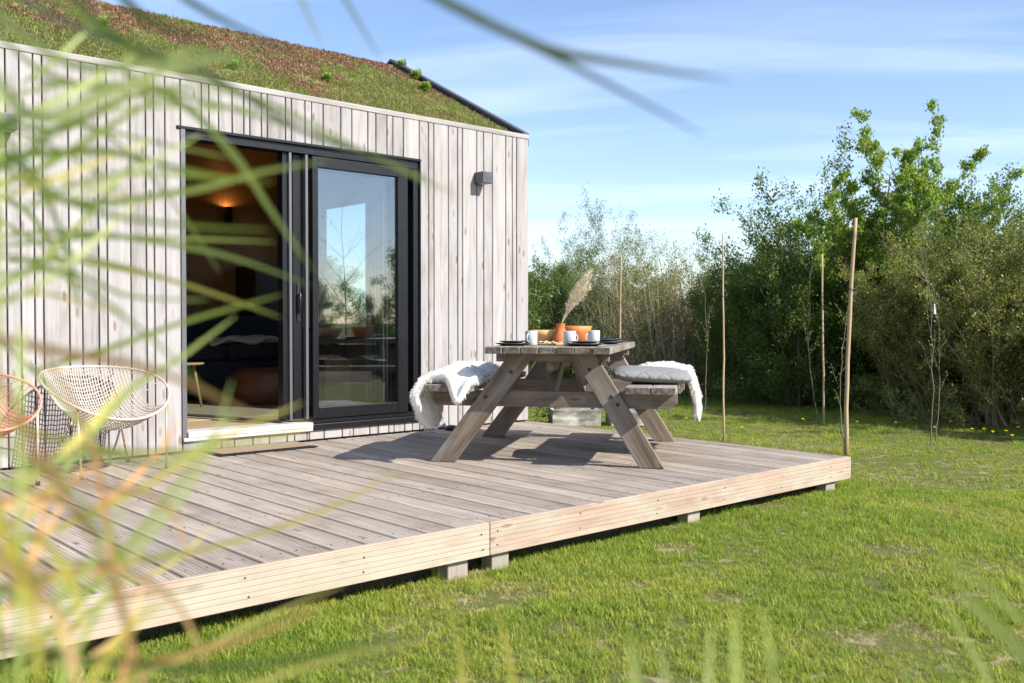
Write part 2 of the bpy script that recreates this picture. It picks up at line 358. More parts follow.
M['leaf_grey'] = leafmat('leaf_grey_green', (.10, .14, .04), (.21, .25, .09), trans=.4)
M['leaf_mid'] = leafmat('leaf_mid_green', (.06, .115, .02), (.18, .26, .05), trans=.4)
M['reed'] = leafmat('reed_green', (.34, .43, .08), (.50, .58, .17), trans=.45, rough=.4, spec=.5)
M['reedgrey'] = leafmat('reed_grey_green', (.15, .19, .13), (.25, .29, .20), trans=.35, rough=.35, spec=.6)
M['reedpale'] = leafmat('reed_pale_green', (.44, .52, .15), (.62, .66, .28), trans=.4, rough=.35, spec=.6)
M['reedyellow'] = leafmat('reed_yellow', (.66, .56, .09), (.80, .70, .22), trans=.45, rough=.5)
M['reedorange'] = leafmat('reed_dry_orange', (.72, .38, .15), (.80, .54, .26), trans=.4, rough=.6)
M['reeddark'] = leafmat('reed_dark', (.10, .17, .045), (.17, .25, .07), trans=.35, rough=.4)

# ================================================================== SETTING: ground
g = MB()
def gfn(u, v):
    return (0, 0, 0)
gx = [-900, -300, -100, -40, -20]+[-14+i*.5 for i in range(0, 53)]+[16, 20, 40, 100, 300, 900]
gy = [-900, -300, -100, -40, -20]+[-12+i*.5 for i in range(0, 53)]+[20, 40, 100, 300, 900]
vs = []
def gz(x, y): 
    return GZ + .025*noise.noise(Vector((x*.6, y*.6, 0))) if abs(x) < 18 and abs(y) < 18 else GZ
for y in gy:
    for x in gx: vs.append((x, y, gz(x, y)))
nx = len(gx); fs = [(j*nx+i, j*nx+i+1, (j+1)*nx+i+1, (j+1)*nx+i) for j in range(len(gy)-1) for i in range(nx-1)]
g.add(vs, fs, None, .5, True); tag(g.build('lawn_ground', M['ground']), kind='structure')

# ================================================================== HOUSE
HX0, HX1, HD, HW = -9.6, -.01, 4.3, 2.663        # left end, right end, depth, eaves height
house = empty('timber_cabin', (0, 0, 0), 0, 'pale weathered timber cabin with a green planted roof and a dark sliding door', 'cabin')
DX0, DX1, DZ0, DZ1 = -3.326, -1.265, .134, 2.275
lines = [-4.361, -4.281, -4.228, -4.072, -3.991, -3.887, -3.831, -3.676, -3.571, -3.516, -3.437, -3.326]
over = [-3.326, -3.173, -3.117, -3.045, -2.941, -2.851, -2.804, -2.711, -2.663, -2.513, -2.463, -2.347, -2.29, -2.188, -2.03, -1.928, -1.777, -1.7, -1.592, -1.533, -1.428, -1.265]
rightl = [-1.265, -1.168, -1.111, -.954, -.852, -.798, -.636, -.556, -.451, -.292, -.211, -.159, -.01]
lw = [lines[0]]; rr_ = random.Random(3)
while lw[0] > HX0+.2: lw.insert(0, lw[0]-rr_.choice((.055, .08, .10, .105, .155, .155)))
lw[0] = HX0; left_lines = lw+lines[1:]
skirt = [-3.326, -3.137, -3.039, -2.937, -2.792, -2.658, -2.511, -2.449, -2.341, -2.300-.02, -2.189, -2.026, -1.924, -1.766, -1.686, -1.581, -1.528, -1.421, -1.342, -1.265]
cl = MB()
def planks(xs, z0, z1, proud=.0, thick=.022):
    for a, b in zip(xs[:-1], xs[1:]):
        wj = RNG.uniform(-.0015, .0015)
        cl.box((a+.0045, -proud-thick+wj, z0), (b-.0045, -proud+wj, z1), 2)
ZT = HW-.045
planks(left_lines, .012, ZT); planks(over, DZ1+.004, ZT); planks(rightl, .012, ZT); planks(skirt, .012, DZ0-.05)
co = cl.build('cladding', M['clad'], house, .003, 1)
# other faces of the cabin: gables and back, also clad
cl = MB()
ys = [0.0]
while ys[-1] < HD: ys.append(ys[-1]+rr_.choice((.08, .10, .155, .155)))
SL = .519     # roof slope
RIDGE_Y = 2.154
def roofz(y): return 2.625+SL*(y if y < RIDGE_Y else 2*RIDGE_Y-y)
for a, b in zip(ys[:-1], ys[1:]):
    b = min(b, HD)
    if b-a < .02: continue
    win = not (b < 2.2 or a > 3.75)
    for X in (HX1, HX0-.022):
        for (z0, z1) in (((.0, .75), (2.42, None)) if (win and X == HX1) else ((.0, None),)):
            zt = [roofz(max(a+.004, 0)) if z1 is None else z1, roofz(b-.004) if z1 is None else z1]
            x0, x1 = X-.0 if X != HX1 else X-.022, X+.022 if X != HX1 else X
            vs = [(x0, a+.004, z0-.2 if z0 == 0 else z0), (x1, a+.004, z0-.2 if z0 == 0 else z0), (x1, b-.004, z0-.2 if z0 == 0 else z0), (x0, b-.004, z0-.2 if z0 == 0 else z0),
                  (x0, a+.004, zt[0]), (x1, a+.004, zt[0]), (x1, b-.004, zt[1]), (x0, b-.004, zt[1])]
            cl.add(vs, [(0, 3, 2, 1), (4, 5, 6, 7), (0, 1, 5, 4), (1, 2, 6, 5), (2, 3, 7, 6), (3, 0, 4, 7)], [(v[2], v[1], v[0]) for v in vs])
x = HX0
while x < HX1:
    w_ = rr_.choice((.08, .10, .155, .155)); cl.box((x+.004, HD, -.2), (min(x+w_, HX1)-.004, HD+.022, 2.6), 2); x += w_
cl.build('gable_cladding', M['clad'], house, .003, 1)
# core walls
core = MB()
T0, T1 = .001, .12
core.box((HX0+.02, T0, -.2), (DX0-.001, T1, HW-.06)); core.box((DX1+.001, T0, -.2), (HX1-.025, T1, HW-.06)); core.box((DX0-.001, T0, DZ1+.03), (DX1+.001, T1, HW-.06)); core.box((DX0-.001, T0, -.2), (DX1+.001, T1, DZ0-.03))
core.build('wall_core', M['gap'], house)
gab = MB()   # gable cores (right one has the window opening y 2.27..3.6, z .8..2.34)
def gquad(x0, x1, y0, y1, z0, z1=None):
    za, zb = (roofz(y0)-.01, roofz(y1)-.01) if z1 is None else (z1, z1)
    vs = [(x, y, z) for x in (x0, x1) for (y, z) in ((y0, z0), (y1, z0), (y1, zb), (y0, za))]
    gab.add(vs, [(0, 1, 2, 3), (7, 6, 5, 4), (0, 4, 5, 1), (1, 5, 6, 2), (2, 6, 7, 3), (3, 7, 4, 0)])
for x0, x1 in ((HX1-.14, HX1-.0235),):
    gquad(x0, x1, .122, RIDGE_Y, -.2); gquad(x0, x1, RIDGE_Y, 2.27, -.2); gquad(x0, x1, 2.27, 3.6, -.2, .8); gquad(x0, x1, 2.27, 3.6, 2.34); gquad(x0, x1, 3.6, 4.18, -.2)
gquad(HX0+.001, HX0+.12, .122, RIDGE_Y, -.2); gquad(HX0+.001, HX0+.12, RIDGE_Y, 4.18, -.2)
gab.box((HX0+.02, 4.181, -.2), (HX1-.025, HD-.001, 2.6))
gab.build('gable_wall', M['pine'], house)
gw = MB()
for (y0, y1, z0, z1) in ((2.27, 2.33, .8, 2.34), (3.54, 3.6, .8, 2.34), (2.33, 3.54, .8, .86), (2.33, 3.54, 2.28, 2.34)): gw.box((-.13, y0, z0), (-.028, y1, z1))
gwo = gw.build('gable_window', M['frame'], house, .003, 1)
gp = MB(); gp.box((-.08, 2.33, .86), (-.074, 3.54, 2.28)); gp.build('pane', M['glass2'], gwo)
# interior lining and floor
inn = MB()
x = HX0+.13
while x < HX1-.16:
    x1 = min(x+.6, HX1-.143); inn.box((x+.0015, 4.15, DZ0), (x1-.0015, 4.178, 2.75), 2); x = x1; inn.build('inner_panel', M['pine'], house); inn = MB()
inn.box((-4.4, .1225, DZ0), (DX0-.02, .14, 2.6), 2); inn.build('inner_panel', M['pine'], house); inn = MB(); inn.box((-1.22, .1225, DZ0), (-.16, .14, 2.6), 2)
inn.build('inner_panel', M['pine'], house); inn = MB(); inn.box((-4.46, .13, DZ0), (-4.4, 4.148, 2.6), 2)
inn.build('inner_panel', M['pine'], house)
fl = MB(); y = .0
fl.box((HX0+.13, .0, .03), (HX1-.15, 4.178, .10), 0)
for k in range(26):
    fl.box((-4.4, .15+k*.155, .101), (-.16, .15+k*.155+.153, DZ0), 0)
fl.build('floor', M['floor_in'], house)
cs = MB()
for (ya, yb) in ((.0, RIDGE_Y), (RIDGE_Y, HD)):
    vs = [(x, y, roofz(y)-dz) for x in (HX0+.02, HX1-.026) for (y, dz) in ((ya+.002, .02), (yb-.002, .02), (yb-.002, .06), (ya+.002, .06))]
    vs = [(v[0], v[1], v[2]-.045) for v in vs]; cs.add(vs, [(0, 1, 2, 3), (7, 6, 5, 4), (0, 4, 5, 1), (1, 5, 6, 2), (2, 6, 7, 3), (3, 7, 4, 0)])
cs.build('ceiling', M['pine'], house)
# eaves cap
ec = MB(); ec.box((HX0-.02, -.028, ZT+.001), (HX1+.002, .02, HW), 0); ec.build('eaves_board', M['clad'], house, .006, 2)
# green roof
def roof_sheet(y0, y1, ny, flip):
    m = MB(); nxr = 190
    def fn(u, v):
        y = y0+(y1-y0)*v; x = HX0+(HX1-.045-HX0)*u
        d = .018*noise.noise(Vector((x*3, y*3, 1)))+.022*noise.noise(Vector((x*11, y*11, 4)))+.012*noise.noise(Vector((x*31, y*31, 7)))
        if v in (0, 1): d *= .4
        return (x, y, roofz(y)-.012+d)
    m.grid(fn, nxr*2, ny); return m
rf = roof_sheet(.022, RIDGE_Y, 70, 0)
rfo = rf.build('green_roof', M['sedum'], house)
rf2 = roof_sheet(RIDGE_Y, HD+.02, 30, 1); rf2.build('green_roof_back', M['sedum'], house)
# verge flashing
for X in (HX1-.05, HX0-.02):
    vg = MB()
    for (ya, yb) in ((-.005, RIDGE_Y), (RIDGE_Y, HD+.03)):
        for (xa, xb, za, zb) in ((X, X+.07, .035, .06), (X+.053, X+.07, -.06, .0345)):
            vs = [(x, y, roofz(y)+dz) for x in (xa, xb) for (y, dz) in ((ya, za), (yb, za), (yb, zb), (ya, zb))]
            vg.add(vs, [(0, 1, 2, 3), (7, 6, 5, 4), (0, 4, 5, 1), (1, 5, 6, 2), (2, 6, 7, 3), (3, 7, 4, 0)])
    vg.build('verge_flashing', M['verge'], house)

# sliding door unit ------------------------------------------------
dr = MB()
F0, F1 = -.006, .11
dr.box((DX0+.03, F0-.004, DZ1-.06), (DX1-.001, F1, DZ1)); dr.box((DX1-.055, F0-.004, DZ0-.001), (DX1-.001, F1, DZ1-.061))
dr.box((-2.30, F0-.004, DZ0-.001), (DX1-.056, F1, DZ0+.035))
dr.box((DX0-.03, -.034, DZ1-.001), (DX1+.012, -.0015, DZ1+.02)); dr.box((DX1-.0005, -.030, DZ0-.03), (DX1+.012, -.0015, DZ1-.0015))
dro = dr.build('sliding_door', M['frame'], house, .003, 1)
jb = MB(); jb.box((DX0-.0045, -.034, DZ0-.06), (DX0+.029, F1, DZ1-.0015)); jb.build('door_jamb', M['jamb'], dro, .002, 1)
wf = MB()   # fixed leaf right
X0, X1, Z0, Z1 = -2.285, -1.385, .172, 2.205; fwid = .062
for a in ((X0, Z0, X0+.05, Z1), (X1-.10, Z0, X1, Z1), (X0+.051, Z0, X1-.101, Z0+.085), (X0+.051, Z1-.08, X1-.101, Z1)): wf.box((a[0], -.022, a[1]), (a[2], .03, a[3]))
wfo = wf.build('fixed_leaf', M['frame'], dro, .003, 2)
wp = MB(); wp.box((X0+.045, .0, Z0+.08), (X1-.095, .005, Z1-.075)); wp.build('pane', M['glass'], dro)
sf = MB()   # slid-open leaf behind the fixed one
SX0, SX1 = -2.42, -1.42
for a in ((SX0, Z0, SX0+.085, Z1+.01), (SX1-.09, Z0, SX1, Z1+.01), (SX0+.086, Z0, SX1-.091, Z0+.09), (SX0+.086, Z1-.08, SX1-.091, Z1+.01)): sf.box((a[0], .045, a[1]), (a[2], .098, a[3]))
sfo = sf.build('sliding_leaf', M['frame'], dro, .003, 1)
wp = MB(); wp.box((SX0+.084, .068, Z0+.085), (SX1-.089, .073, Z1-.078)); wp.build('pane', M['glass2'], dro)
hd = MB(); hd.tube([(SX0+.045, .044, 1.0), (SX0+.045, .012, 1.0), (SX0+.045, .012, 1.14), (SX0+.045, .044, 1.14)], .009, 8); hd.box((SX0+.03, .036, .93), (SX0+.062, .0445, 1.22)); hd.build('handle', M['black'], dro, .002, 1)
rl = MB()
for xx, c0 in ((-2.475, 0), (-2.335, 0)): rl.box((xx, -.003, DZ0+.036), (xx+.022, .04, DZ1-.061))
rl.build('steel_rail', M['jamb'], dro, .002, 1)
bk = MB(); bk.box((-2.52, .02, DZ0+.036), (-2.476, .1, DZ1-.061)); bk.build('meeting_stile', M['frame'], dro, .002, 1)
si = MB(); si.box((DX0+.03, -.055, DZ0-.028), (-2.305, .14, DZ0+.0135)); si.box((DX0-.0, -.05, DZ0-.052), (-2.305, .0, DZ0-.029)); si.build('threshold', M['sill'], dro, .004, 2)
s2 = MB(); s2.box((-2.304, -.045, DZ0-.048), (DX1+.012, -.0015, DZ0-.002)); s2.build('door_sill', M['frame'], dro, .004, 2)

# wall lamps -------------------------------------------------------
def wall_lamp(x, z, label):
    r = empty('wall_lamp', (x, -.024, z), 0, label, 'wall lamp', 'wall lamps on the cladding')
    b = MB(); b.box((-.05, -.012, -.052), (.05, -.0, .052)); b.build('back_plate', M['black'], r, .003, 1)
    b = MB(); b.box((-.054, -.125, -.05), (.054, -.0125, .05)); b.build('housing', M['verge'], r, .004, 2)
    b = MB(); b.box((-.035, -.105, -.0535), (.035, -.035, -.0505)); b.build('lens', M['sill'], r)
    return r
wall_lamp(-.615, 2.195, 'small dark square wall lamp near the right corner of the cabin')
wall_lamp(-4.46, 2.15, 'small dark square wall lamp near the left edge, above the chairs')

# ================================================================== inside the cabin
r = empty('sofa', (-1.75, 3.05, DZ0), 0, 'dark fabric sofa against the panelled wall inside the cabin', 'sofa')
b = MB(); b.box((-1.2, -.45, .06), (1.2, .5, .40)); b.build('base', M['sofa'], r, .04, 3)
for k in (-1, 1):
    b = MB(); b.box((-.58, -.47, .0), (.58, .30, .17)); o = b.build('seat_cushion', M['sofa'], r, .05, 3); o.location = (k*.59, 0, .402)
b = MB(); b.box((-1.2, .32, .40), (1.2, .58, .86)); b.build('backrest', M['sofa'], r, .06, 3)
for k in (-1, 1):
    b = MB(); b.box((-.1, -.47, .06), (.1, .5, .66)); o = b.build('armrest', M['sofa'], r, .04, 3); o.location = (k*1.31, 0, 0)
def pillow(nm, mat, sx, sy, sz, parent=None):
    b = MB()
    def fn(u, v):
        a = 2*PI*u; ph = (v-.5)*PI
        cx = math.copysign(abs(math.cos(a))**.35, math.cos(a)); sy_ = math.copysign(abs(math.sin(a))**.35, math.sin(a)); cp = abs(math.cos(ph))**.45
        return (sx*cx*cp*.96, sy*sy_*cp*.96, sz*math.sin(ph)*(1-.35*(abs(cx*cp)**3+abs(sy_*cp)**3)/2))
    b.grid(fn, 48, 20, closed_u=True); return b.build(nm, mat, parent)
o = pillow('cushion', M['cushion_in'], .28, .28, .10); o.location = (-2.35, 3.12, .93); o.rotation_euler = (R(66), 0, R(8)); tag(o, 'slate blue cushion leaning on the back of the indoor sofa', 'cushion')
b = MB()
def thr(u, v):
    return (-1.95+.95*u+.06*math.sin(9*v), 2.58+.42*v, .722+.035*math.sin(7*u+3*v)**2+.05*noise.noise(Vector((u*5, v*4, 2)))+.03*math.sin(u*PI)*math.sin(v*PI))
b.grid(thr, 30, 20); o = b.build('throw_blanket', M['throw']); sm_ = o.modifiers.new('solid', 'SOLIDIFY'); sm_.thickness = .03; tag(o, 'cream throw blanket lying rumpled on the sofa seat indoors', 'blanket')
r = empty('leather_pouf', (-1.62, 1.95, DZ0), 0, 'round tan leather pouf on the rug in front of the sofa', 'pouf')
b = MB(); b.lathe([(.02, .0), (.30, .0), (.345, .04), (.355, .18), (.345, .30), (.31, .335), (.02, .345)], n=40); b.build('body', M['leather'], r)
b = MB(); b.tube([(.345*math.cos(a*PI/20), .345*math.sin(a*PI/20), .305) for a in range(40)], .006, 6, True); b.build('piping', M['leather'], r)
r = empty('side_table', (-2.5, 1.95, DZ0), 0, 'small round side table with splayed pale oak legs indoors', 'side table')
b = MB(); b.lathe([(.0, .40), (.19, .40), (.195, .41), (.19, .42), (.0, .42)], n=32); b.build('top', M['oak'], r)
for k in range(3):
    a = 2*PI*k/3-.3; b = MB(); b.tube([(.10*math.cos(a), .10*math.sin(a), .40), (.17*math.cos(a), .17*math.sin(a), 0)], [.016, .011], 8); b.build('leg', M['oak'], r)
b = MB()
def rg(u, v): return (-3.0+2.4*u, .75+1.7*v, DZ0+.006+.003*noise.noise(Vector((u*9, v*9, 0))))
b.grid(rg, 20, 20); o = b.build('rug', M['rug']); sm_ = o.modifiers.new('solid', 'SOLIDIFY'); sm_.thickness = .005; tag(o, 'flat woven straw coloured rug on the indoor floor', 'rug')
r = empty('indoor_lamp', (-1.03, 4.15, 2.18), 0, 'black cylinder wall lamp glowing orange on the panelling indoors', 'wall lamp')
b = MB(); b.lathe([(.045, -.13), (.045, .10), (.04, .10), (.04, .06), (.0, .06)], c=(0, -.075, 0), n=24); b.build('shade', M['black'], r)
b = MB(); b.box((-.02, -.04, -.05), (.02, -.0005, .05)); b.build('bracket', M['black'], r)
b = MB(); b.lathe([(.0, .062), (.03, .064), (.022, .076), (.0, .08)], c=(0, -.075, 0), n=16); b.build('bulb', M['glow'], r)
pl = bpy.data.lights.new('lamp_light', 'POINT'); pl.energy = .6; pl.color = (1, .50, .17); pl.shadow_soft_size = .008; lo = bpy.data.objects.new('lamp_light', pl); col.objects.link(lo); lo.location = (0, -.075, .088); lo.parent = r
r = empty('cabinet', (-.56, 3.9, DZ0), 0, 'dark brown cabinet added in the far right corner indoors to cover a sun patch', 'cabinet')  # added piece, dark so the sun patch in this corner does not show
b = MB(); b.box((-.36, -.24, .0), (.38, .24, 1.45), 2); b.build('carcass', M['walnut'], r, .004, 1)
for k in (-1, 1):
    b = MB(); b.box((.01+k*.185-.18, -.262, .05), (.01+k*.185+.18, -.2405, 1.41), 2); dd_ = b.build('door', M['walnut'], r, .003, 1)
    b = MB(); b.tube([(.01+k*.03, -.28, 1.0), (.01+k*.03, -.28, 1.2)], .005, 6); b.build('handle', M['bolt'], dd_)
# curtain behind the fixed pane
b = MB()
def cur(u, v): return (-1.60+.30*u, .27+.028*math.sin(u*46+.6*math.sin(v*3)), DZ0+.02+2.08*v)
b.grid(cur, 90, 14); o = b.build('curtain', M['curtain']); sm_ = o.modifiers.new('solid', 'SOLIDIFY'); sm_.thickness = .002; tag(o, 'pale sheer curtain drawn to the right behind the door glass', 'curtain')
# dining table inside, seen through the pane
r = empty('dining_table', (-.95, 1.15, DZ0), 0, 'pale dining table standing behind the fixed glass pane indoors', 'table')
b = MB(); b.box((-.42, -.65, .70), (.42, .65, .735), 1); b.build('top', M['cushion_in'], r, .004, 1)
for sx in (-1, 1):
    for sy in (-1, 1):
        b = MB(); b.beam((sx*.36, sy*.58, .70), (sx*.36, sy*.58, 0), .05, .05, up=(0, 1, 0)); b.build('leg', M['oak'], r, .003, 1)
r = empty('wooden_stool', (-1.35, .95, DZ0), .3, 'plain wooden box stool behind the door glass', 'stool')
b = MB(); b.box((-.16, -.16, .42), (.16, .16, .45)); b.build('seat', M['pine'], r, .004, 1)
for s_ in (-1, 1):
    b = MB(); b.box((s_*.15-.012, -.15, 0), (s_*.15+.012, .15, .4195), 2); b.build('side', M['pine'], r, .003, 1)

# ================================================================== DECK
DK0, DKY, PIT = -9.3, -3.245, .1555
deck = empty('deck', (0, 0, 0), 0, 'low weathered timber deck of grooved boards running away from the lawn', 'deck')
db = MB(); k = 0
x = -.0
edges = []
def deck_board(x0, x1, seed):
    # ribbed profile swept along y
    n = 7; w_ = x1-x0; pr = [(0, -.028), (0, -.004), (.004, -.0005)]
    for i in range(n):
        a = .008+(w_-.016)*i/n; s_ = (w_-.016)/n
        pr += [(a+s_*.16, .0), (a+s_*.62, .0), (a+s_*.70, -.0028), (a+s_*.94, -.0028)]
    pr += [(w_-.007, 0), (w_-.004, -.0005), (w_, -.004), (w_, -.028)]
    dz = RNG.uniform(-.0012, .0012); ry = RNG.uniform(-.004, .004)
    vs = []; g_ = []
    for yy in (DKY+.024, -.03+ry):
        for a, z in pr: vs.append((x0+a, yy, z+dz)); g_.append((yy, a, z))
    m = len(pr); fs = [tuple(range(m)), tuple(range(2*m-1, m-1, -1))]+[(i, m+i, m+(i+1) % m, (i+1) % m) for i in range(m)]
    db.add(vs, fs, g_)
x1 = -.004
while x1 > DK0:
    deck_board(x1-PIT+.0115, x1, 0); x1 -= PIT
db.build('deck_boards', M['deck'], deck)
def fascia(xa, xb, y, nm='fascia_board', along=0):
    m = MB(); H_ = .148; pr = [(0, .0), (0, -H_), (.022, -H_)]; n = 6
    f = [(.022, -H_)]
    for i in range(n):
        z0 = -H_+.006+(H_-.012)*i/n; s_ = (H_-.012)/n
        f += [(.022, z0+s_*.08), (.022, z0+s_*.80), (.0192, z0+s_*.84), (.0192, z0+s_*.98)]
    f += [(.022, -.004), (.019, 0)]
    pts = [(0, 0), (0, -H_)]+f
    m2 = len(pts); vs = []; g_ = []
    for X in (xa, xb):
        for d, z in pts:
            vs.append((X, y-d+.022, z+.002) if along == 0 else (y+d-.022, X, z+.002)); g_.append((X, z, d))
    fs = [tuple(range(m2)), tuple(range(2*m2-1, m2-1, -1))]+[(i, m2+i, m2+(i+1) % m2, (i+1) % m2) for i in range(m2)]
    m.add(vs, fs, g_); return m.build(nm, M['fascia'], deck)
FJ = at_y(490, 540, DKY).x
fascia(FJ+.003, .002, DKY); fascia(DK0+.3, FJ-.003, DKY); 
eb = MB(); eb.box((-.002, DKY+.001, -.146), (.018, -.02, -.003), 1); eb.build('edge_board', M['deck'], deck, .002, 1)
for bx in [FJ-.05, FJ+.05]+[FJ-.6*i-.08*(i % 2) for i in range(1, 6)]+[FJ+.6*i for i in range(1, 6)]:
    for dz in (-.04, -.11):
        sc_ = MB(); sc_.lathe([(.0, .0), (.0045, .0005), (.005, -.001)], c=(0, 0, 0), n=8, M=Matrix.Translation((bx+RNG.uniform(-.01, .01), DKY-.0005, dz+RNG.uniform(-.008, .008))) @ Matrix.Rotation(R(90), 4, 'X'))
        sc_.build('screw', M['bolt'], deck)
ds = MB(); bx_ = -.004
while bx_ > DK0:
    for yy in (DKY+.12, -2.4, -1.6, -.8, -.08):
        for dx_ in (.03, PIT-.045): ds.lathe([(0, .0012), (.0042, .0012), (.0046, -.001)], c=(bx_-dx_+RNG.uniform(-.004, .004), yy+RNG.uniform(-.006, .006), 0), n=7)
    bx_ -= PIT
tag(ds.build('board_screws', M['bolt'], deck), kind='stuff')
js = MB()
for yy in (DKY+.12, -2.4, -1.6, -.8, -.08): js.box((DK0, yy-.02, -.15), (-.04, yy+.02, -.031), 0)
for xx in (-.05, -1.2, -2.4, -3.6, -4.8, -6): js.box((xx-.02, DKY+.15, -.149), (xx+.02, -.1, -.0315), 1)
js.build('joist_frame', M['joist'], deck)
for (px0, px1, py) in ((448, 468, 575), (492, 509, 572), (688, 700, 525), (826, 835, 492)):
    a = at_y(px0, py, DKY+.03).x; b_ = at_y(px1, py, DKY+.03).x
    m = MB(); m.box((a, DKY+.03, GZ-.1), (max(b_, a+.075), DKY+.11, -.1495), 2); m.build('deck_post', M['post'], deck, .003, 1)
m = MB(); m.box((-9.4, -3.1, GZ-.02), (-.1, .0, GZ+.035)); tag(m.build('soil_bed', M['soil']), kind='structure')
# doormat
r = empty('doormat', (-2.83, -.21, .003), 0, 'brown coir doormat on the deck below the open door', 'doormat')
b = MB(); b.box((-.38, -.17, 0), (.38, .17, .008)); b.build('backing', M['black'], r, .004, 1)
b = MB()
def mt(u, v): return (-.365+.73*u, -.155+.31*v, .014+.003*noise.noise(Vector((u*60, v*30, 0))))
b.grid(mt, 120, 60); b.build('pile', M['mat'], r)
# small dark stone by the wall under the bench
b = MB(); b.lathe([(0, 0), (.05, .002), (.055, .02), (.04, .038), (0, .045)], c=(0, 0, 0), n=16); o = b.build('door_stop', M['black']); o.location = (-1.02, -.14, .001); tag(o, 'small round black door stop on the deck against the wall', 'door stop')

# ================================================================== PICNIC TABLE
TC = Vector((-1.199, -1.726, 0)); TA = R(36)
tb = empty('picnic_table', TC, TA-PI/2, 'weathered grey wooden picnic table with attached benches on the deck', 'picnic table')
# local: x = across (u), y = along (w)
NB = 6; WT = .80/ NB
for i in range(7):
    a = -.4+i*.1145
    m = MB(); m.box((a+.003, -.9+RNG.uniform(-.006, .006), .722), (a+.1115, .9+RNG.uniform(-.006, .006), .766), 1, M=None); m.build('top_board', M['tableend'], tb, .004, 2)
for sy in (-.67, .67):
    # legs: lean in the x-z plane; pairs of boards on both faces
    for sx in (-1, 1):
        m = MB()
        yo = sy+(-.055 if sy < 0 else .055)
        lx = (.72, .24) if sx > 0 else (.735, .10)
        top = Vector((sx*lx[1], yo, .722)); foot = Vector((sx*lx[0], yo, .002))
        if sx > 0: foot.x = .645; top.x = .205
        else: foot.x = -.725; top.x = -.185
        m.beam(foot, top, .044, .134, up=Vector((1, 0, .5)), cut=True); m.build('leg', M['table'], tb, .004, 2)
        if True:
            m = MB(); yo2 = yo+(.047 if sy < 0 else -.047)*1.0
            f2 = Vector((foot.x, yo2, .002)); t2 = Vector((top.x, yo2, .722))
            # second board of each leg, as in the doubled legs at the far end
            if sy > 0: m.beam(f2, t2, .042, .134, up=Vector((1, 0, .5)), cut=True); m.build('leg', M['table'], tb, .004, 2)
    m = MB(); yb = sy+(.0 if sy < 0 else -.0)
    pts = [(-.80, .475), (-.80, .41), (-.765, .372), (.765, .372), (.80, .41), (.80, .475)]
    yb = sy-.010 if sy < 0 else sy-.012
    m.prism(pts, (0, yb-.02, 0), (0, yb+.02, 0), (Vector((1, 0, 0)), Vector((0, 0, 1))), glen=0); m.build('cross_beam', M['table'], tb, .003, 2)
    m = MB(); yb2 = sy-.011; m.box((-.37, yb2-.021, .665), (.37, yb2+.021, .7215), 0); m.build('top_bearer', M['table'], tb, .003, 1)
for s_ in (-1, 1):   # diagonal braces from the middle of the beams to the top
    m = MB(); m.beam((0.02*s_, s_*.62, .42), (.02*s_, s_*.10, .70), .042, .09, up=(0, 0, 1)); m.build('brace', M['table'], tb, .003, 1)
m = MB(); m.box((-.05, -.62, .60), (-.008, .60, .70), 1); m.build('stretcher', M['table'], tb, .003, 1)
for s_ in (-1, 1):
    for j in range(2):
        a = s_*(.49+.157*j); m = MB(); lo, hi = sorted((a, a+s_*.15)); m.box((lo, -.9+RNG.uniform(-.008, .008), .4765), (hi, .9+RNG.uniform(-.01, .01), .522), 1); m.build('bench_board', M['tableend'], tb, .005, 2)
m = MB()
for sy in (-.67, .67):
    for (sx, zz_) in ((-.50, .42), (-.43, .435), (.39, .45), (.43, .40), (-.26, .60), (-.13, .66), (.25, .62), (.32, .66)):
        yy = sy-.078 if sy < 0 else sy+.078
        Mx = Matrix.Translation((sx, yy, zz_)) @ Matrix.Rotation(R(90 if sy < 0 else -90), 4, 'X')
        m = MB(); m.lathe([(.0, .004), (.010, .004), (.012, 0), (.012, -.004)], n=10, M=Mx); m.build('bolt', M['bolt'], tb)

TM = Matrix.Translation(TC) @ Matrix.Rotation(TA-PI/2, 4, 'Z')
def on_table(px, py, z=.767): return at_z(px, py, z)

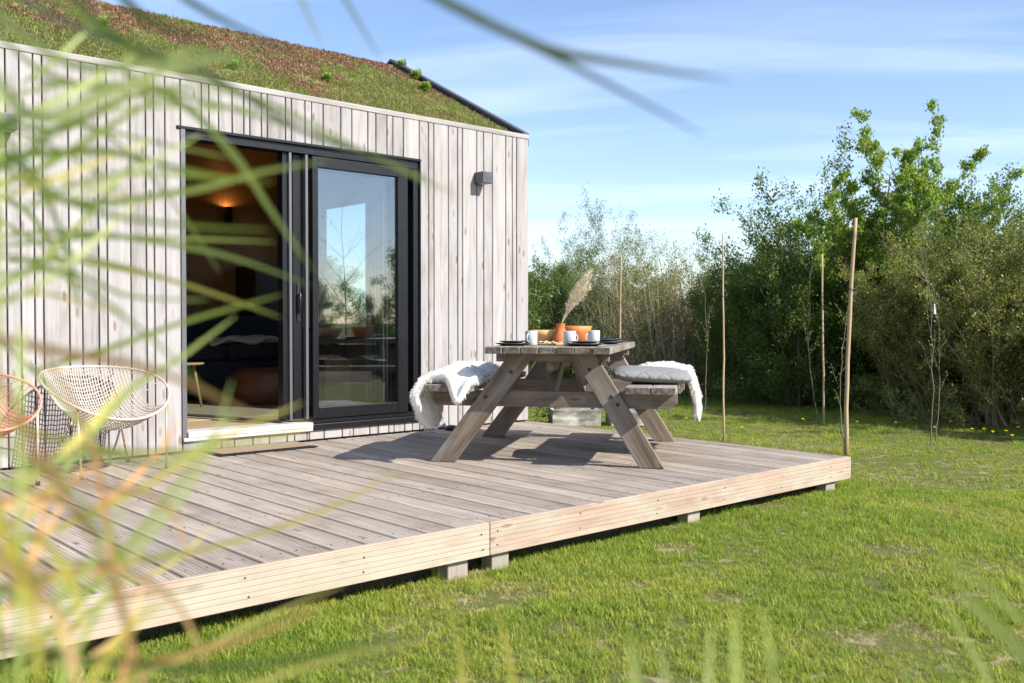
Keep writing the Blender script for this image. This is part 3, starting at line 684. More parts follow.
# fur ---------------------------------------------------------------
def fleece(name, fn, nu, nv, thick, label, n_fur, flen, seed, extra=None):
    """sheepskin: sheet fn(u,v) -> world point, with wool strands on both faces"""
    rg_ = np.random.default_rng(seed)
    root = empty(name, fn(.5, .5), 0, label, 'sheepskin')
    o0 = Vector(root.location)
    m = MB(); m.grid(lambda u, v: Vector(fn(u, v))-o0, nu, nv); o = m.build('hide', M['fur'], root)
    sm = o.modifiers.new('solid', 'SOLIDIFY'); sm.thickness = thick; sm.offset = 0
    V = []; F = []; Rn = []
    for i in range(n_fur):
        u, v = rg_.random(2); p = Vector(fn(u, v)); e = .01
        du = Vector(fn(min(u+e, 1), v))-Vector(fn(max(u-e, 0), v)); dv = Vector(fn(u, min(v+e, 1)))-Vector(fn(u, max(v-e, 0)))
        n = du.cross(dv); n.normalize(); s_ = 1 if rg_.random() < .62 else -1
        n = n*s_; edge = min(u, 1-u, v, 1-v)
        out = Vector((0, 0, 0))
        if edge < .12:
            out = (-du if u < .12 else du if u > .88 else Vector((0, 0, 0)))+(-dv if v < .12 else dv if v > .88 else Vector((0, 0, 0)))
            if out.length > 0: out.normalize()
        cl_ = Vector((noise.noise(p*22), noise.noise(p*22+Vector((9, 0, 0))), noise.noise(p*22+Vector((0, 9, 0)))))
        d = (n*.8+out*.9+cl_*.9+Vector(rg_.normal(0, .22, 3))+Vector((0, 0, -.25))); d.normalize()
        L = flen*rg_.uniform(.6, 1.15); sd = d.cross(Vector(rg_.normal(0, 1, 3))).normalized()*.0016
        base = p+n*thick*.3-o0; b = len(V); mid = base+d*L*.55; tip = base+d*L+Vector((0, 0, -.25*L))+cl_*L*.3
        V += [base-sd, base+sd, mid+sd*.8, mid-sd*.8, tip+sd*.2, tip-sd*.2]; F += [b, b+1, b+2, b+3, b+3, b+2, b+4, b+5]
        Rn += [rg_.random()]*6
    np_mesh('wool', [tuple(x) for x in V], F, 4, M['fur'], root, Rn)
    return root
# left: over the left bench, hanging over its front/outer corner
def fl1(u, v):
    # u from the inner edge of the left bench over its top and down the outer side; v along the bench
    hang = .08+.27*max(0, math.sin(min(1, max(0, (v+.05)/.8))*PI))**.7
    s_ = u*(.36+hang); top = .56
    lob = .13*math.exp(-((min(s_, .36)-.10)/.055)**2)
    y0 = -.90-.03*math.sin(u*9); y = y0+(.86)*v
    q = max(0, 1-v/.16)
    z = top+.055*math.sin(min(1, s_/.36)*PI)*min(1, v*4+.25)+.03*noise.noise(Vector((s_*9, y*6, 3)))
    x = -.46-min(s_, .36)
    if s_ > .36:
        h = s_-.36; z = top-h; x = -.82-.05*math.sin(min(1, h*6)*PI*.6)+.15*max(0, h-.1)+.02*noise.noise(Vector((h*9, y*7, 1)))
    elif q > 0 and lob > .004:
        y -= .05*q*lob/.13; z -= lob*q*1.2
    return TM @ Vector((x, y, z))
fleece('sheepskin', fl1, 50, 44, .04, 'white sheepskin over the left bench, hanging down over its outer side', 36000, .024, 1)
def fl2(u, v):
    # right bench far half, draped over the outer edge
    x = .46+.60*u; y = -.22+.70*v+.03*math.sin(u*5); z = .575+.03*math.sin(min(1, u*1.4)*PI)+.02*noise.noise(Vector((u*4, v*5, 8)))
    xe = .815
    if x > xe:
        o_ = x-xe; z -= max(0, o_-.02)*1.35; x = xe+.02+.07*math.sin(min(1, o_*5)*1.5)+.03*o_
    return TM @ Vector((x, y, z))
fleece('sheepskin', fl2, 36, 34, .02, 'white sheepskin over the right bench, hanging down its outer side behind the grey cushion', 22000, .024, 2)
# second fold of white fleece under the right bench front (edge hanging between bench boards)
o = pillow('bench_cushion', M['quilt'], .27, .26, .048); o.location = TM @ Vector((.62, -.42, .575)); o.rotation_euler = (R(2), R(3), TA-PI/2+.1); tag(o, 'grey quilted cushion lying flat on the right bench of the picnic table', 'cushion')

# tableware ---------------------------------------------------------
ZT_ = .767
def plate(u, w_, rad, label, n=1):
    p = TM @ Vector((u, w_, ZT_)); r = empty('dark_plate', p, 0, label, 'plate', 'dark plates laid on the picnic table')
    b = MB(); b.lathe([(0, 0), (rad*.62, 0), (rad*.68, .003), (rad, .013), (rad+.002, .017), (rad-.004, .0175), (rad*.66, .008), (0, .007)], n=36); b.build('dinner_plate', M['darkplate'], r)
    if n > 1:
        b = MB(); r2 = rad*.78; b.lathe([(0, .018), (r2*.6, .018), (r2, .028), (r2+.002, .031), (r2-.004, .031), (r2*.6, .024), (0, .023)], n=32); b.build('small_plate', M['darkplate'], r)
    return r
plate(-.285, -.58, .115, 'dark stoneware plate at the left front corner of the table top', 2)
plate(.20, -.60, .125, 'dark stoneware plate at the right front of the table top', 2)
plate(.26, .05, .12, 'dark stoneware plate at the middle right edge of the table top', 2)
plate(-.29, .35, .12, 'dark stoneware plate behind the first mug on the far left side')
plate(.25, .55, .12, 'dark stoneware plate at the far right corner of the table top', 2)
def mug(u, w_, ang, label):
    p = TM @ Vector((u, w_, ZT_)); r = empty('grey_mug', p, ang, label, 'mug', 'pale mugs on the picnic table')
    b = MB(); b.lathe([(0, 0), (.036, 0), (.0405, .006), (.042, .094), (.0405, .097), (.039, .094), (.037, .008), (0, .007)], n=32); b.build('cup', M['mug'], r)
    b = MB(); b.tube([(.041+.024*math.sin(a*PI/8), 0, .05+.026*math.cos(a*PI/8)) for a in range(0, 9)], .0045, 8); b.build('handle', M['mug'], r)
mug(-.175, -.50, R(200), 'pale grey mug at the left, next to the front left plate')
mug(.085, -.50, R(-10), 'pale grey mug in the middle, in front of the terracotta vase')
mug(.19, -.05, R(160), 'pale grey mug at the right, in front of the orange bowl')
r = empty('wooden_bowl', TM @ Vector((-.185, .10, ZT_)), 0, 'pale wooden salad bowl left of the terracotta vase', 'bowl')
b = MB(); b.lathe([(0, 0), (.07, 0), (.10, .018), (.128, .06), (.138, .098), (.133, .098), (.12, .06), (.09, .022), (0, .012)], n=40); b.build('bowl', M['woodbowl'], r)
r = empty('terracotta_bowl', TM @ Vector((-.005, .42, ZT_)), 0, 'wide orange terracotta bowl right of the vase', 'bowl')
b = MB(); b.lathe([(0, 0), (.06, 0), (.08, .02), (.108, .08), (.118, .125), (.112, .127), (.10, .08), (.075, .025), (0, .015)], n=40); b.build('bowl', M['terrabowl'], r)
VP_ = TM @ Vector((-.055, -.02, ZT_)); vase = empty('terracotta_vase', VP_, 0, 'narrow necked terracotta vase with dried pampas plumes', 'vase')
b = MB(); b.lathe([(0, 0), (.062, 0), (.066, .01), (.052, .055), (.036, .10), (.03, .125), (.034, .14), (.036, .145), (.029, .145), (.026, .125), (.03, .10), (.045, .05), (0, .02)], n=32); b.build('body', M['terra'], vase)
pm = MB(); V = []; F = []; Rn = []; rg_ = np.random.default_rng(5)
for k in range(11):
    a = RNG.uniform(-1, 1); lean = Vector((.10+.16*RNG.random(), -.06-.12*RNG.random(), 0)); H_ = RNG.uniform(.26, .46)
    lean = RT*(.04+.26*H_*RNG.random()+.12)+Vector((0, .04*a, 0))
    pts = [Vector((0, 0, .11))+lean*(t_**1.4)+Vector((0, 0, H_*t_)) for t_ in [i/8 for i in range(9)]]
    pm.tube(pts, [.0014]*6+[.001]*3, 5)
    for i in range(380):
        t_ = .38+.62*rg_.random(); j = min(int(t_*8), 7); fr_ = t_*8-j; p = pts[j].lerp(pts[j+1], fr_); wd = .5*math.sin((t_-.38)/.62*PI)+.5
        d = Vector(rg_.normal(0, 1, 3))*.55+Vector((0, 0, 1.0))+lean; d.normalize(); L = .046*wd*rg_.uniform(.5, 1.2)
        sd = d.cross(Vector(rg_.normal(0, 1, 3))).normalized()*.0011; b0 = len(V)
        V += [p-sd, p+sd, p+d*L+sd*.4, p+d*L-sd*.4]; F += [b0, b0+1, b0+2, b0+3]; Rn += [rg_.random()]*4
pmo = pm.build('pampas_stems', M['pampas'], vase); pmo.name = 'pampas_stem'
np_mesh('plume', [tuple(x) for x in V], F, 4, M['pampas'], vase, Rn)
r = empty('serving_board', TM @ Vector((-.07, -.30, ZT_)), .3, 'pale serving board with crackers between the two front mugs', 'serving board')
b = MB(); b.box((-.13, -.09, 0), (.13, .09, .012), 0); b.build('board', M['oak'], r, .004, 2)
for i in range(14):
    b = MB(); b.box((-.012, -.012, 0), (.012, .012, .006), 0, M=Matrix.Translation((RNG.uniform(-.11, .11), RNG.uniform(-.07, .07), .0135+.0065*(i//8))) @ Matrix.Rotation(RNG.uniform(0, 3), 4, 'Z'))
    b.build('cracker', M['trivet'], r)

# ================================================================== WICKER CHAIRS
def chair(loc, rz, label, rimm, cordm, legm):
    r = empty('wicker_chair', loc, rz, label, 'garden chair', 'round woven garden chairs by the wall')
    RR = .378; tilt = R(23); cz = .515
    Tt = Matrix.Translation((0, 0, cz)) @ Matrix.Rotation(tilt, 4, 'X')      # back (+y) up
    rim = [Tt @ Vector((RR*math.cos(a), RR*math.sin(a), .03*math.cos(2*a))) for a in [2*PI*i/64 for i in range(64)]]
    b = MB(); b.tube(rim, .0078, 8, True); b.build('rim', rimm, r)
    def bowl(x, y):
        q = min(1, (x*x+y*y)/(RR*RR)); dep = .235*(1-q**1.15)
        return Tt @ Vector((x, y, -dep+.03*(x*x-y*y)/(RR*RR)))
    b = MB()
    n = 34
    for i in range(n):
        x = -.27+.54*i/(n-1); h = math.sqrt(RR*RR-x*x)
        pts = [bowl(x, -h+2*h*j/22) for j in range(23)]
        b.tube(pts, .0042, 5, caps=False)
    for i in range(36):
        y = -.36+.72*i/35; h = math.sqrt(RR*RR-y*y); h2 = min(h, .27)
        b.tube([bowl(-h2+2*h2*j/18, y)+Vector((0, 0, .003*(-1)**j)) for j in range(19)], .0034, 5, caps=False)
    for s_ in (-1, 1):
        for k in range(7):
            a0 = s_*(.1+k*.11)
            p0 = bowl(s_*.27, a0*.55*s_); an = a0*1.15*s_-.05; p1 = Tt @ Vector((s_*RR*math.cos(an), RR*math.sin(an), .03*math.cos(2*an)))
            b.tube([p0, p1], .0034, 5, caps=False)
    b.build('woven_seat', cordm, r)
    base = []
    b = MB(); ring = [Vector((.17*math.cos(a), .15*math.sin(a)+.0, cz-.235+.03)) for a in [2*PI*i/32 for i in range(32)]]; b.tube(ring, .008, 6, True)
    b.build('seat_ring', legm, r)
    for (sx, sy) in ((-1, -1), (1, -1), (-1, 1), (1, 1)):
        an = math.atan2(sy*.72, sx*.85); 
        top = Tt @ Vector((RR*.98*math.cos(an), RR*.98*math.sin(an), .0)) if sy < 0 else Vector((sx*.15, .12, cz-.2))
        b = MB(); b.tube([top, Vector((sx*.27, sy*.24, .004))], (.0068), 8); lg = b.build('leg', legm, r)
        b = MB(); b.lathe([(0, 0), (.012, 0), (.012, .02), (.009, .024)], c=(sx*.27, sy*.24, .001), n=10); b.build('foot_cap', M['black'], lg)
    return r
chair((-4.0, -.46, 0), R(8), 'cream woven bowl chair with a copper rim, left of the open door', M['rimcopper'], M['cord'], M['brass'])
chair((-4.80, -.60, 0), R(14), 'coral woven bowl chair cut by the left edge of the photo', M['rimpink'], M['cordpink'], M['rimcopper'])

# ================================================================== PLANTER BOXES behind the deck
def planter(loc, rz, sx, sy, h, label):
    r = empty('planter_box', loc, rz, label, 'planter', 'weathered planter boxes behind the deck')
    th = .04
    for (a, b_) in (((-sx, -sy, 0), (sx, -sy+th, h)), ((-sx, sy-th, 0), (sx, sy, h))):
        m = MB(); m.box(a, b_, 0); m.build('side', M['planter'], r, .005, 2)
    for (a, b_) in (((-sx, -sy+th+.001, 0), (-sx+th, sy-th-.001, h-.003)), ((sx-th, -sy+th+.001, 0), (sx, sy-th-.001, h-.003))):
        m = MB(); m.box(a, b_, 1); m.build('end', M['planter'], r, .005, 2)
    m = MB(); m.box((-sx+th, -sy+th, 0), (sx-th, sy-th, h*.7)); m.build('soil', M['soil'], r)
    return r
planter((1.62, .98, GZ), R(-38), .27, .22, .185, 'left of the two pale weathered planter boxes behind the picnic table')
planter((2.12, .62, GZ), R(-38), .22, .22, .185, 'right of the two pale weathered planter boxes, partly hidden by the table leg')

# ================================================================== VEGETATION
def seg_mesh(name, P0, P1, R0, R1, mat, parent, n=4, rnd=None):
    P0 = np.array(P0); P1 = np.array(P1); R0 = np.array(R0)[:, None]; R1 = np.array(R1)[:, None]
    d = P1-P0; L = np.linalg.norm(d, axis=1, keepdims=True)+1e-9; d = d/L
    a = np.cross(d, np.array([.31, .77, .55])); a /= np.linalg.norm(a, axis=1, keepdims=True)+1e-9; b = np.cross(d, a)
    N = len(P0); V = np.zeros((N, 2*n, 3))
    for k in range(n):
        an = 2*PI*k/n; o = a*math.cos(an)+b*math.sin(an); V[:, k] = P0+o*R0; V[:, n+k] = P1+o*R1
    F = []
    for k in range(n): F.append([k, (k+1) % n, n+(k+1) % n, n+k])
    F = np.array(F)[None]+(np.arange(N)*2*n)[:, None, None]
    return np_mesh(name, V.reshape(-1, 3), F.ravel(), 4, mat, parent, np.repeat(np.random.default_rng(1).random(N), 2*n), True)
def leaf_mesh(name, pts, size, mat, parent, rng, flat=.3, aspect=.6, dirs=None):
    P = np.array(pts); N = len(P)
    d = rng.normal(0, 1, (N, 3)); d[:, 2] = np.abs(d[:, 2])*.7+flat
    if dirs is not None: d = d*.6+np.array(dirs)*1.6
    d /= np.linalg.norm(d, axis=1, keepdims=True)
    s = np.cross(d, rng.normal(0, 1, (N, 3))); s /= np.linalg.norm(s, axis=1, keepdims=True)+1e-9
    sz = size*rng.uniform(.55, 1.25, (N, 1)); w = sz*aspect*.5
    nrm = np.cross(s, d)*sz*.12
    V = np.stack([P, P+d*sz*.5+s*w+nrm, P+d*sz, P+d*sz*.5-s*w+nrm], axis=1)
    F = np.arange(N*4)
    return np_mesh(name, V.reshape(-1, 3), F, 4, mat, parent, np.repeat(rng.random(N), 4))
def grow(rng, height, spread, stems, basal=10, levels=3, kids=(6, 7), wob=.12, up=.35, ratio=.5, r0=.02, leafy=1., tipbias=.0, stem_lean=.35, leaf_per=6, leaf_r=.05, low=.05, segs=7):
    """returns branch segments and leaf points of a shrub whose base is at the origin"""
    S0, S1, A0, A1 = [], [], [], []; LP = []; LD = []
    def br(p, d, L, r, lev):
        p = p.copy(); d = d/np.linalg.norm(d); step = L/segs; nodes = []
        for i in range(segs):
            d = d+rng.normal(0, wob, 3)+np.array([0, 0, up*.12]); d /= np.linalg.norm(d)
            q = p+d*step; ra = r*(1-i/segs*.75); rb = r*(1-(i+1)/segs*.75)
            if q[2] < .02: q[2] = .02
            S0.append(p); S1.append(q); A0.append(ra); A1.append(rb); nodes.append((q, d.copy(), (i+1)/segs, rb)); p = q
        if lev < levels:
            k = kids[min(lev, len(kids)-1)]
            for j in range(k):
                t_ = (low if lev == 0 else .12)+(1-(low if lev == 0 else .12))*(j+rng.random())/k
                q, dd, tt, rb = nodes[min(segs-1, int(t_*segs))]
                side = rng.normal(0, 1, 3); side -= dd*side.dot(dd); side /= np.linalg.norm(side)+1e-9; side[2] = side[2]*.6+.15
                nd = dd*(.55 if lev == 0 else .8)+side*.95
                br(q, nd, L*ratio*rng.uniform(.6, 1.15)*(1.1-.45*tt), rb*.6, lev+1)
        if lev >= levels-1:
            for (q, dd, tt, rb) in nodes:
                if rng.random() < leafy:
                    k = rng.poisson(leaf_per)
                    if k:
                        LP.append(q+rng.normal(0, leaf_r, (k, 3))); LD.append(np.repeat(dd[None], k, 0))
    for s_ in range(stems):
        a = rng.random()*2*PI; lean = stem_lean*rng.uniform(.2, 1.1)
        b0 = np.array([math.cos(a), math.sin(a), 0])*spread*.25*rng.random()
        br(b0, np.array([math.cos(a)*lean, math.sin(a)*lean, 1.]), height*rng.uniform(.72, 1.05), r0*rng.uniform(.6, 1.1), 0)
    for s_ in range(basal):
        a = rng.random()*2*PI; lean = rng.uniform(.5, 2.4); b0 = np.array([math.cos(a), math.sin(a), 0])*spread*.5*rng.random()
        br(b0, np.array([math.cos(a)*lean, math.sin(a)*lean, 1.]), height*rng.uniform(.2, .42), r0*.4, min(1, levels-1))
    return S0, S1, A0, A1, (np.concatenate(LP) if LP else np.zeros((0, 3))), (np.concatenate(LD) if LD else np.zeros((0, 3)))
def shrub(name, label, cat, group, loc, seed, leafm, barkm, size=.035, parts=('trunk', 'crown'), aspect=.6, **kw):
    rng = np.random.default_rng(seed); S0, S1, A0, A1, LP, LD = grow(rng, **kw)
    r = empty(name, loc, 0, label, cat, group)
    seg_mesh(parts[0], S0, S1, A0, A1, barkm, r, 4)
    if len(LP): leaf_mesh(parts[1], LP, size, leafm, r, rng, dirs=LD*.5, aspect=aspect)
    r['nl'] = len(LP)
    return r
def hx(px, X): p = at_x(px, 320, X); return (p.x, p.y, GZ)
HG = 'shrubs of the hedge along the lawn'
import time; T_ = time.time()
# prototypes (first use stands where it is needed; copies follow)
K = dict(
 dense=dict(leafm=M['leaf_dark'], barkm=M['bark'], size=.04, basal=16, height=2.3, spread=1.4, stems=9, levels=3, kids=(8, 6, 4), ratio=.42, stem_lean=.45, leaf_per=2.6, leaf_r=.06, r0=.022, segs=6),
 mid=dict(leafm=M['leaf_mid'], barkm=M['bark'], size=.038, basal=14, height=2.4, spread=1.3, stems=8, levels=3, kids=(7, 6, 3), ratio=.42, stem_lean=.4, leaf_per=2.4, leaf_r=.05, r0=.02, segs=6),
 olive=dict(leafm=M['leaf_olive'], barkm=M['twig'], size=.03, basal=18, height=2.05, spread=1.4, stems=16, levels=3, kids=(8, 5, 3), ratio=.36, stem_lean=.5, leaf_per=2.4, leaf_r=.035, r0=.015, wob=.09, segs=6),
 twiggy=dict(leafm=M['leaf_olive'], barkm=M['twig'], size=.026, basal=12, height=2.2, spread=1.0, stems=16, levels=3, kids=(8, 5, 2), ratio=.36, stem_lean=.38, leaf_per=.55, leaf_r=.03, r0=.019, wob=.08, up=.6, segs=6),
 willow=dict(leafm=M['leaf_grey'], barkm=M['twig'], size=.034, aspect=.35, height=2.7, spread=1.0, stems=14, levels=3, kids=(7, 5, 2), ratio=.40, stem_lean=.35, leaf_per=2.0, leaf_r=.035, r0=.014, wob=.07, up=.9, segs=6),
)
protos = {}
def put(kind, px, X, sc_, rz, label, name='hedge_shrub', z=1., seed=None, cat='shrub', yoff=0):
    loc = hx(px, X)
    key = (kind, seed)
    if key not in protos:
        o = shrub(name, label, cat, HG, loc, (seed or 1)*13+len(protos), **K[kind]); protos[key] = o
    else:
        o = copy_tree(protos[key]); o.location = loc; o['label'] = label; o.name = name
    o.rotation_euler = (0, 0, rz); o.scale = (sc_, sc_, sc_*z); return o
# front row, left to right in the photo
put('dense', 548, 6.0, .86, .3, 'dark green shrub right beside the cabin corner', seed=1)
put('willow', 575, 6.3, 1.0, 0, 'pale grey willowy shrub with upright shoots behind the vase', seed=1, name='willow_shrub')
put('willow', 612, 5.9, .86, 2.0, 'pale twiggy willow right of the vase, leaning outwards', seed=1, name='willow_shrub')
put('twiggy', 640, 5.5, 1.0, 1., 'brown nearly leafless shrub left of the curved sapling', seed=1, name='bare_shrub')
put('twiggy', 672, 5.6, .97, 2.4, 'brown twiggy shrub directly behind the right bench', seed=1, name='bare_shrub')
put('twiggy', 697, 5.9, .95, .7, 'half bare shrub with loose shoots behind the curved sapling', seed=1, name='bare_shrub')
put('mid', 735, 5.8, .78, 2.9, 'rounded green shrub behind the straight bamboo stake', seed=1)
put('dense', 768, 5.8, .86, 4.0, 'dark dense shrub left of the tall hawthorns', seed=1)
put('dense', 805, 5.6, .84, 5.0, 'dark low dense shrub at the foot of the darker hawthorn', seed=1)
put('olive', 905, 5.5, .80, 1.2, 'olive twiggy shrub under the bright hawthorn', seed=1, name='olive_shrub')
put('olive', 948, 5.2, .92, 3.1, 'olive brown shrub behind the tagged sapling', seed=1, name='olive_shrub')
put('olive', 990, 5.1, .98, 4.4, 'olive brown shrub near the right edge of the hedge', seed=1, name='olive_shrub')
put('olive', 1030, 5.0, 1.0, 5.6, 'olive brown shrub cut by the right edge of the photo', seed=1, name='olive_shrub')
# tall hawthorns
put_k = dict(K['mid']); put_k.update(height=2.95, leafm=M['leaf_mid'], stems=9, leaf_per=2.2, size=.042, stem_lean=.36)
K['haw_dark'] = put_k
hk = dict(leafm=M['leaf_bright'], barkm=M['bark'], size=.045, height=3.35, spread=.8, stems=11, levels=3, kids=(9, 5, 2), ratio=.30, stem_lean=.36, leaf_per=4.4, leaf_r=.03, r0=.03, wob=.09, up=.5, low=.18, segs=8)
K['haw'] = hk
put('haw_dark', 822, 6.5, .92, 4.4, 'dark hawthorn with bare outer twigs at the left end of the tall trees', name='hawthorn_tree', cat='tree', seed=1)
put('haw_dark', 846, 6.1, 1.02, .4, 'tall darker hawthorn with sparse top left of the bright one', name='hawthorn_tree', cat='tree', seed=1)
put('haw', 902, 5.9, .98, .2, 'tallest hawthorn with bright green leafy shoots against the sky', name='hawthorn_tree', cat='tree', seed=1)
put('haw', 968, 6.9, .80, 2.6, 'bright green hawthorn rising behind the olive shrubs at the right', name='hawthorn_tree', cat='tree', seed=1)
put('haw_dark', 1045, 6.3, .9, 3.0, 'dark hawthorn mostly outside the right edge', name='hawthorn_tree', cat='tree', seed=1)
# back row that closes the hedge
for i, (px, X, s_, kd_) in enumerate(((535, 8.0, .85, 'dense'), (590, 7.8, .88, 'mid'), (625, 7.4, .84, 'mid'), (655, 7.6, .86, 'mid'), (690, 7.4, .84, 'mid'), (720, 7.3, .74, 'dense'), (755, 7.2, .80, 'dense'), (790, 7.1, .92, 'mid'), (822, 6.6, .86, 'dense'), (860, 6.6, .90, 'dense'), (885, 6.5, .86, 'dense'), (925, 6.4, .84, 'dense'), (960, 6.2, .8, 'dense'), (1000, 6.1, .84, 'dense'), (1040, 6.0, .85, 'dense'))):
    put(kd_, px, X, s_, i*1.7, ['dark shrub in the second row at the cabin corner', 'green shrub low behind the pale willows', 'green shrub filling in behind the second willow', 'green shrub behind the bare brown shrubs', 'green second row shrub behind the curved sapling', 'dark second row shrub just left of the bamboo stake', 'dark second row shrub right of the bamboo stake', 'green second row shrub left of the tall hawthorns', 'dark shrub filling in behind the thin twin stake', 'dark shrub between the two tall hawthorns', 'dark shrub deep behind the bright hawthorn', 'dark shrub behind the olive shrub under the bright hawthorn', 'dark shrub filling in behind the tagged sapling', 'dark shrub behind the olive shrub near the right edge', 'dark shrub in the second row cut by the right edge'][i], seed=1)
# continuation outside the frame and the garden behind the camera (seen in the door glass), plus an added shrub by the gable to block sun
for i, (x, y, s_, kd_, lb) in enumerate(((5.2, -3.6, 1., 'olive', 'olive shrub of the hedge outside the right edge, nearest the photo'), (5.0, -5.2, .9, 'dense', 'dark shrub of the hedge further outside the right edge'), (3.2, -11.5, .9, 'mid', 'green shrub mirrored low in the door glass, left one'), (4.6, -12.2, .8, 'dense', 'dark shrub mirrored low in the door glass, middle one'), (6.2, -11.4, .85, 'mid', 'green shrub mirrored low in the door glass, right one'), (8.2, -12.0, 1.2, 'dense', 'tall dark shrub mirrored at the right side of the door glass'), (1.4, -12.4, .8, 'olive', 'olive shrub far behind the camera'), (.8, 1.65, .72, 'dense', 'dark shrub added close to the gable wall to block sun from the side window'), (5.9, 7.4, .95, 'mid', 'green shrub at the left of the hedge, seen through both cabin windows'), (6.1, 9.2, .9, 'dense', 'dark shrub further along the hedge, seen through both cabin windows'), (6.0, 11.0, .95, 'mid', 'green shrub beyond the cabin, seen through the windows'), (5.8, 13.0, 1., 'dense', 'last dark shrub of the hedge beyond the cabin'))):
    o = copy_tree(protos[(kd_, 1)]); o.location = (x, y, GZ); o.rotation_euler = (0, 0, i*2.1); o.scale = (s_,)*3; o['label'] = lb; o.name = 'hedge_shrub'
shrub('bare_tree', 'thin leafless young tree standing on the lawn, mirrored in the door glass', 'tree', None, (3.75, -9.3, GZ), 71, M['leaf_mid'], M['bark'], height=3.6, basal=0, spread=.1, stems=1, levels=2, kids=(9, 5), ratio=.38, stem_lean=.05, leaf_per=.05, leaf_r=.03, r0=.03, low=.3)
print('veg time', time.time()-T_, {k: v['nl'] for k, v in protos.items()})
for o in bpy.data.objects:
    if 'nl' in o: del o['nl']

# saplings and stakes ------------------------------------------------
def pole(px, py, top, rad, label, name='wooden_stake', bend=0, mat='stake', cat='stake'):
    b0 = at_z(px, py, GZ); dep = (b0-CAM).dot(FW); tp = at_d(top[0], top[1], dep+.03)
    r = empty(name, b0, 0, label, cat, 'garden stakes in the lawn'); v = tp-b0
    pts = [v*(i/10)+RT*(bend*math.sin(i/10*PI))+Vector((RNG.uniform(-1, 1), RNG.uniform(-1, 1), 0))*.004 for i in range(11)]
    pts[0] = Vector((0, 0, -.05))
    m = MB(); m.tube(pts, [rad*(1-.25*i/10) for i in range(11)], 8); m.build('pole', M[mat], r)
    m = MB(); q = pts[7]; m.tube([q+Vector((rad*1.5*math.cos(a*PI/8), rad*1.5*math.sin(a*PI/8), .004*math.sin(a))) for a in range(16)], .004, 5, True); m.build('tie', M['black'], r)
    return r
def sapling(px, py, top, label, seed, leaves=True, kink=0., n=9):
    b0 = at_z(px, py, GZ); dep = (b0-CAM).dot(FW); tp = at_d(top[0], top[1], dep); v = tp-b0; rng = np.random.default_rng(seed)
    r = empty('young_sapling', b0, 0, label, 'sapling', 'young saplings in the lawn')
    pts = []; 
    for i in range(13):
        t_ = i/12; pts.append(np.array(v*t_+RT*(kink*math.sin(t_*PI)))+rng.normal(0, .006, 3)*(i > 0))
    pts[0][2] = -.04
    S0 = pts[:-1]; S1 = pts[1:]; A0 = [.0065*(1-.7*i/12) for i in range(12)]; A1 = [.0065*(1-.7*(i+1)/12) for i in range(12)]
    S0 = list(S0); S1 = list(S1); LP = []
    for k in range(n):
        i = int(rng.integers(4, 12)); p = pts[i]; an = rng.random()*2*PI; L = v.z*rng.uniform(.08, .2)
        d = np.array([math.cos(an)*.5, math.sin(an)*.5, 1.]); d /= np.linalg.norm(d); q = p
        for s_ in range(5):
            q2 = q+d*L/5+rng.normal(0, .006, 3); S0.append(q); S1.append(q2); A0.append(.0024); A1.append(.002); q = q2
            if leaves: LP.append(q+rng.normal(0, .02, (2, 3)))
    seg_mesh('trunk', S0, S1, A0, A1, M['bark'], r, 5)
    if LP: leaf_mesh('crown', np.concatenate(LP), .03, M['leaf_mid'], r, rng)
    return r
pole(724, 441, (723, 234), .010, 'thin straight bamboo stake behind the right end of the deck')
pole(824, 425, (822, 254), .012, 'thin stake standing left of the thick stake, in front of the dark hawthorn')
pole(846, 456, (856, 218), .020, 'thickest and tallest stake, at the right corner of the deck', bend=-.02)
pole(619, 412, (621, 255), .014, 'pale stake rising behind the orange bowl on the table')
sapling(704, 415, (697, 236), 'curved young sapling just left of the bamboo stake', 4, kink=.07)
sapling(819, 424, (812, 262), 'thin twiggy sapling tied beside the thin stake', 6, kink=-.08)
sapling(844, 453, (848, 300), 'short thin sapling touching the thickest stake', 8, kink=-.05)
sp = sapling(931, 444, (920, 222), 'lone sapling at the right with a small pale blue tag', 9, kink=.06, n=13)
sapling(936, 440, (936, 300), 'short thin stem beside the tagged sapling', 19, kink=.03, n=5)
m = MB(); m.add([(0, 0, 0), (.03, .005, 0), (.035, -.004, -.10), (.004, .003, -.09)], [(0, 1, 2, 3)]); o = m.build('plant_tag', M['tagmat'], sp); o.location = at_d(934, 304, 9.05)-sp.location; sm_ = o.modifiers.new('s', 'SOLIDIFY'); sm_.thickness = .002

# dandelions ----------------------------------------------------------
dl = empty('dandelion', (0, 0, 0), 0, 'yellow dandelion', 'flower', 'dandelions in the lawn')
m = MB(); m.tube([(0, 0, 0), (.004, 0, .05), (0, .003, .10)], .0022, 5); m.build('stem', M['leaf_mid'], dl)
m = MB()
for k in range(26):
    a = 2*PI*k/26*1.6; r1 = .022*(1-.35*(k % 2)); z1 = .108+.004*(k % 3); c_, s_ = math.cos(a), math.sin(a)
    m.add([(0, 0, .10), (r1*.6*c_-.004*s_, r1*.6*s_+.004*c_, z1), (r1*c_, r1*s_, z1-.002), (r1*.6*c_+.004*s_, r1*.6*s_-.004*c_, z1)], [(0, 1, 2, 3)])
m.build('flower_head', M['yellow'], dl)
DP = [(556, 408, 'planter'), (803, 421, ''), (857, 424, ''), (686, 420, ''), (742, 430, ''), (896, 425, ''), (915, 420, ''), (935, 430, ''), (950, 424, ''), (984, 432, ''), (993, 435, ''), (1006, 434, ''), (1012, 439, ''), (1018, 430, ''), (972, 432, '')]
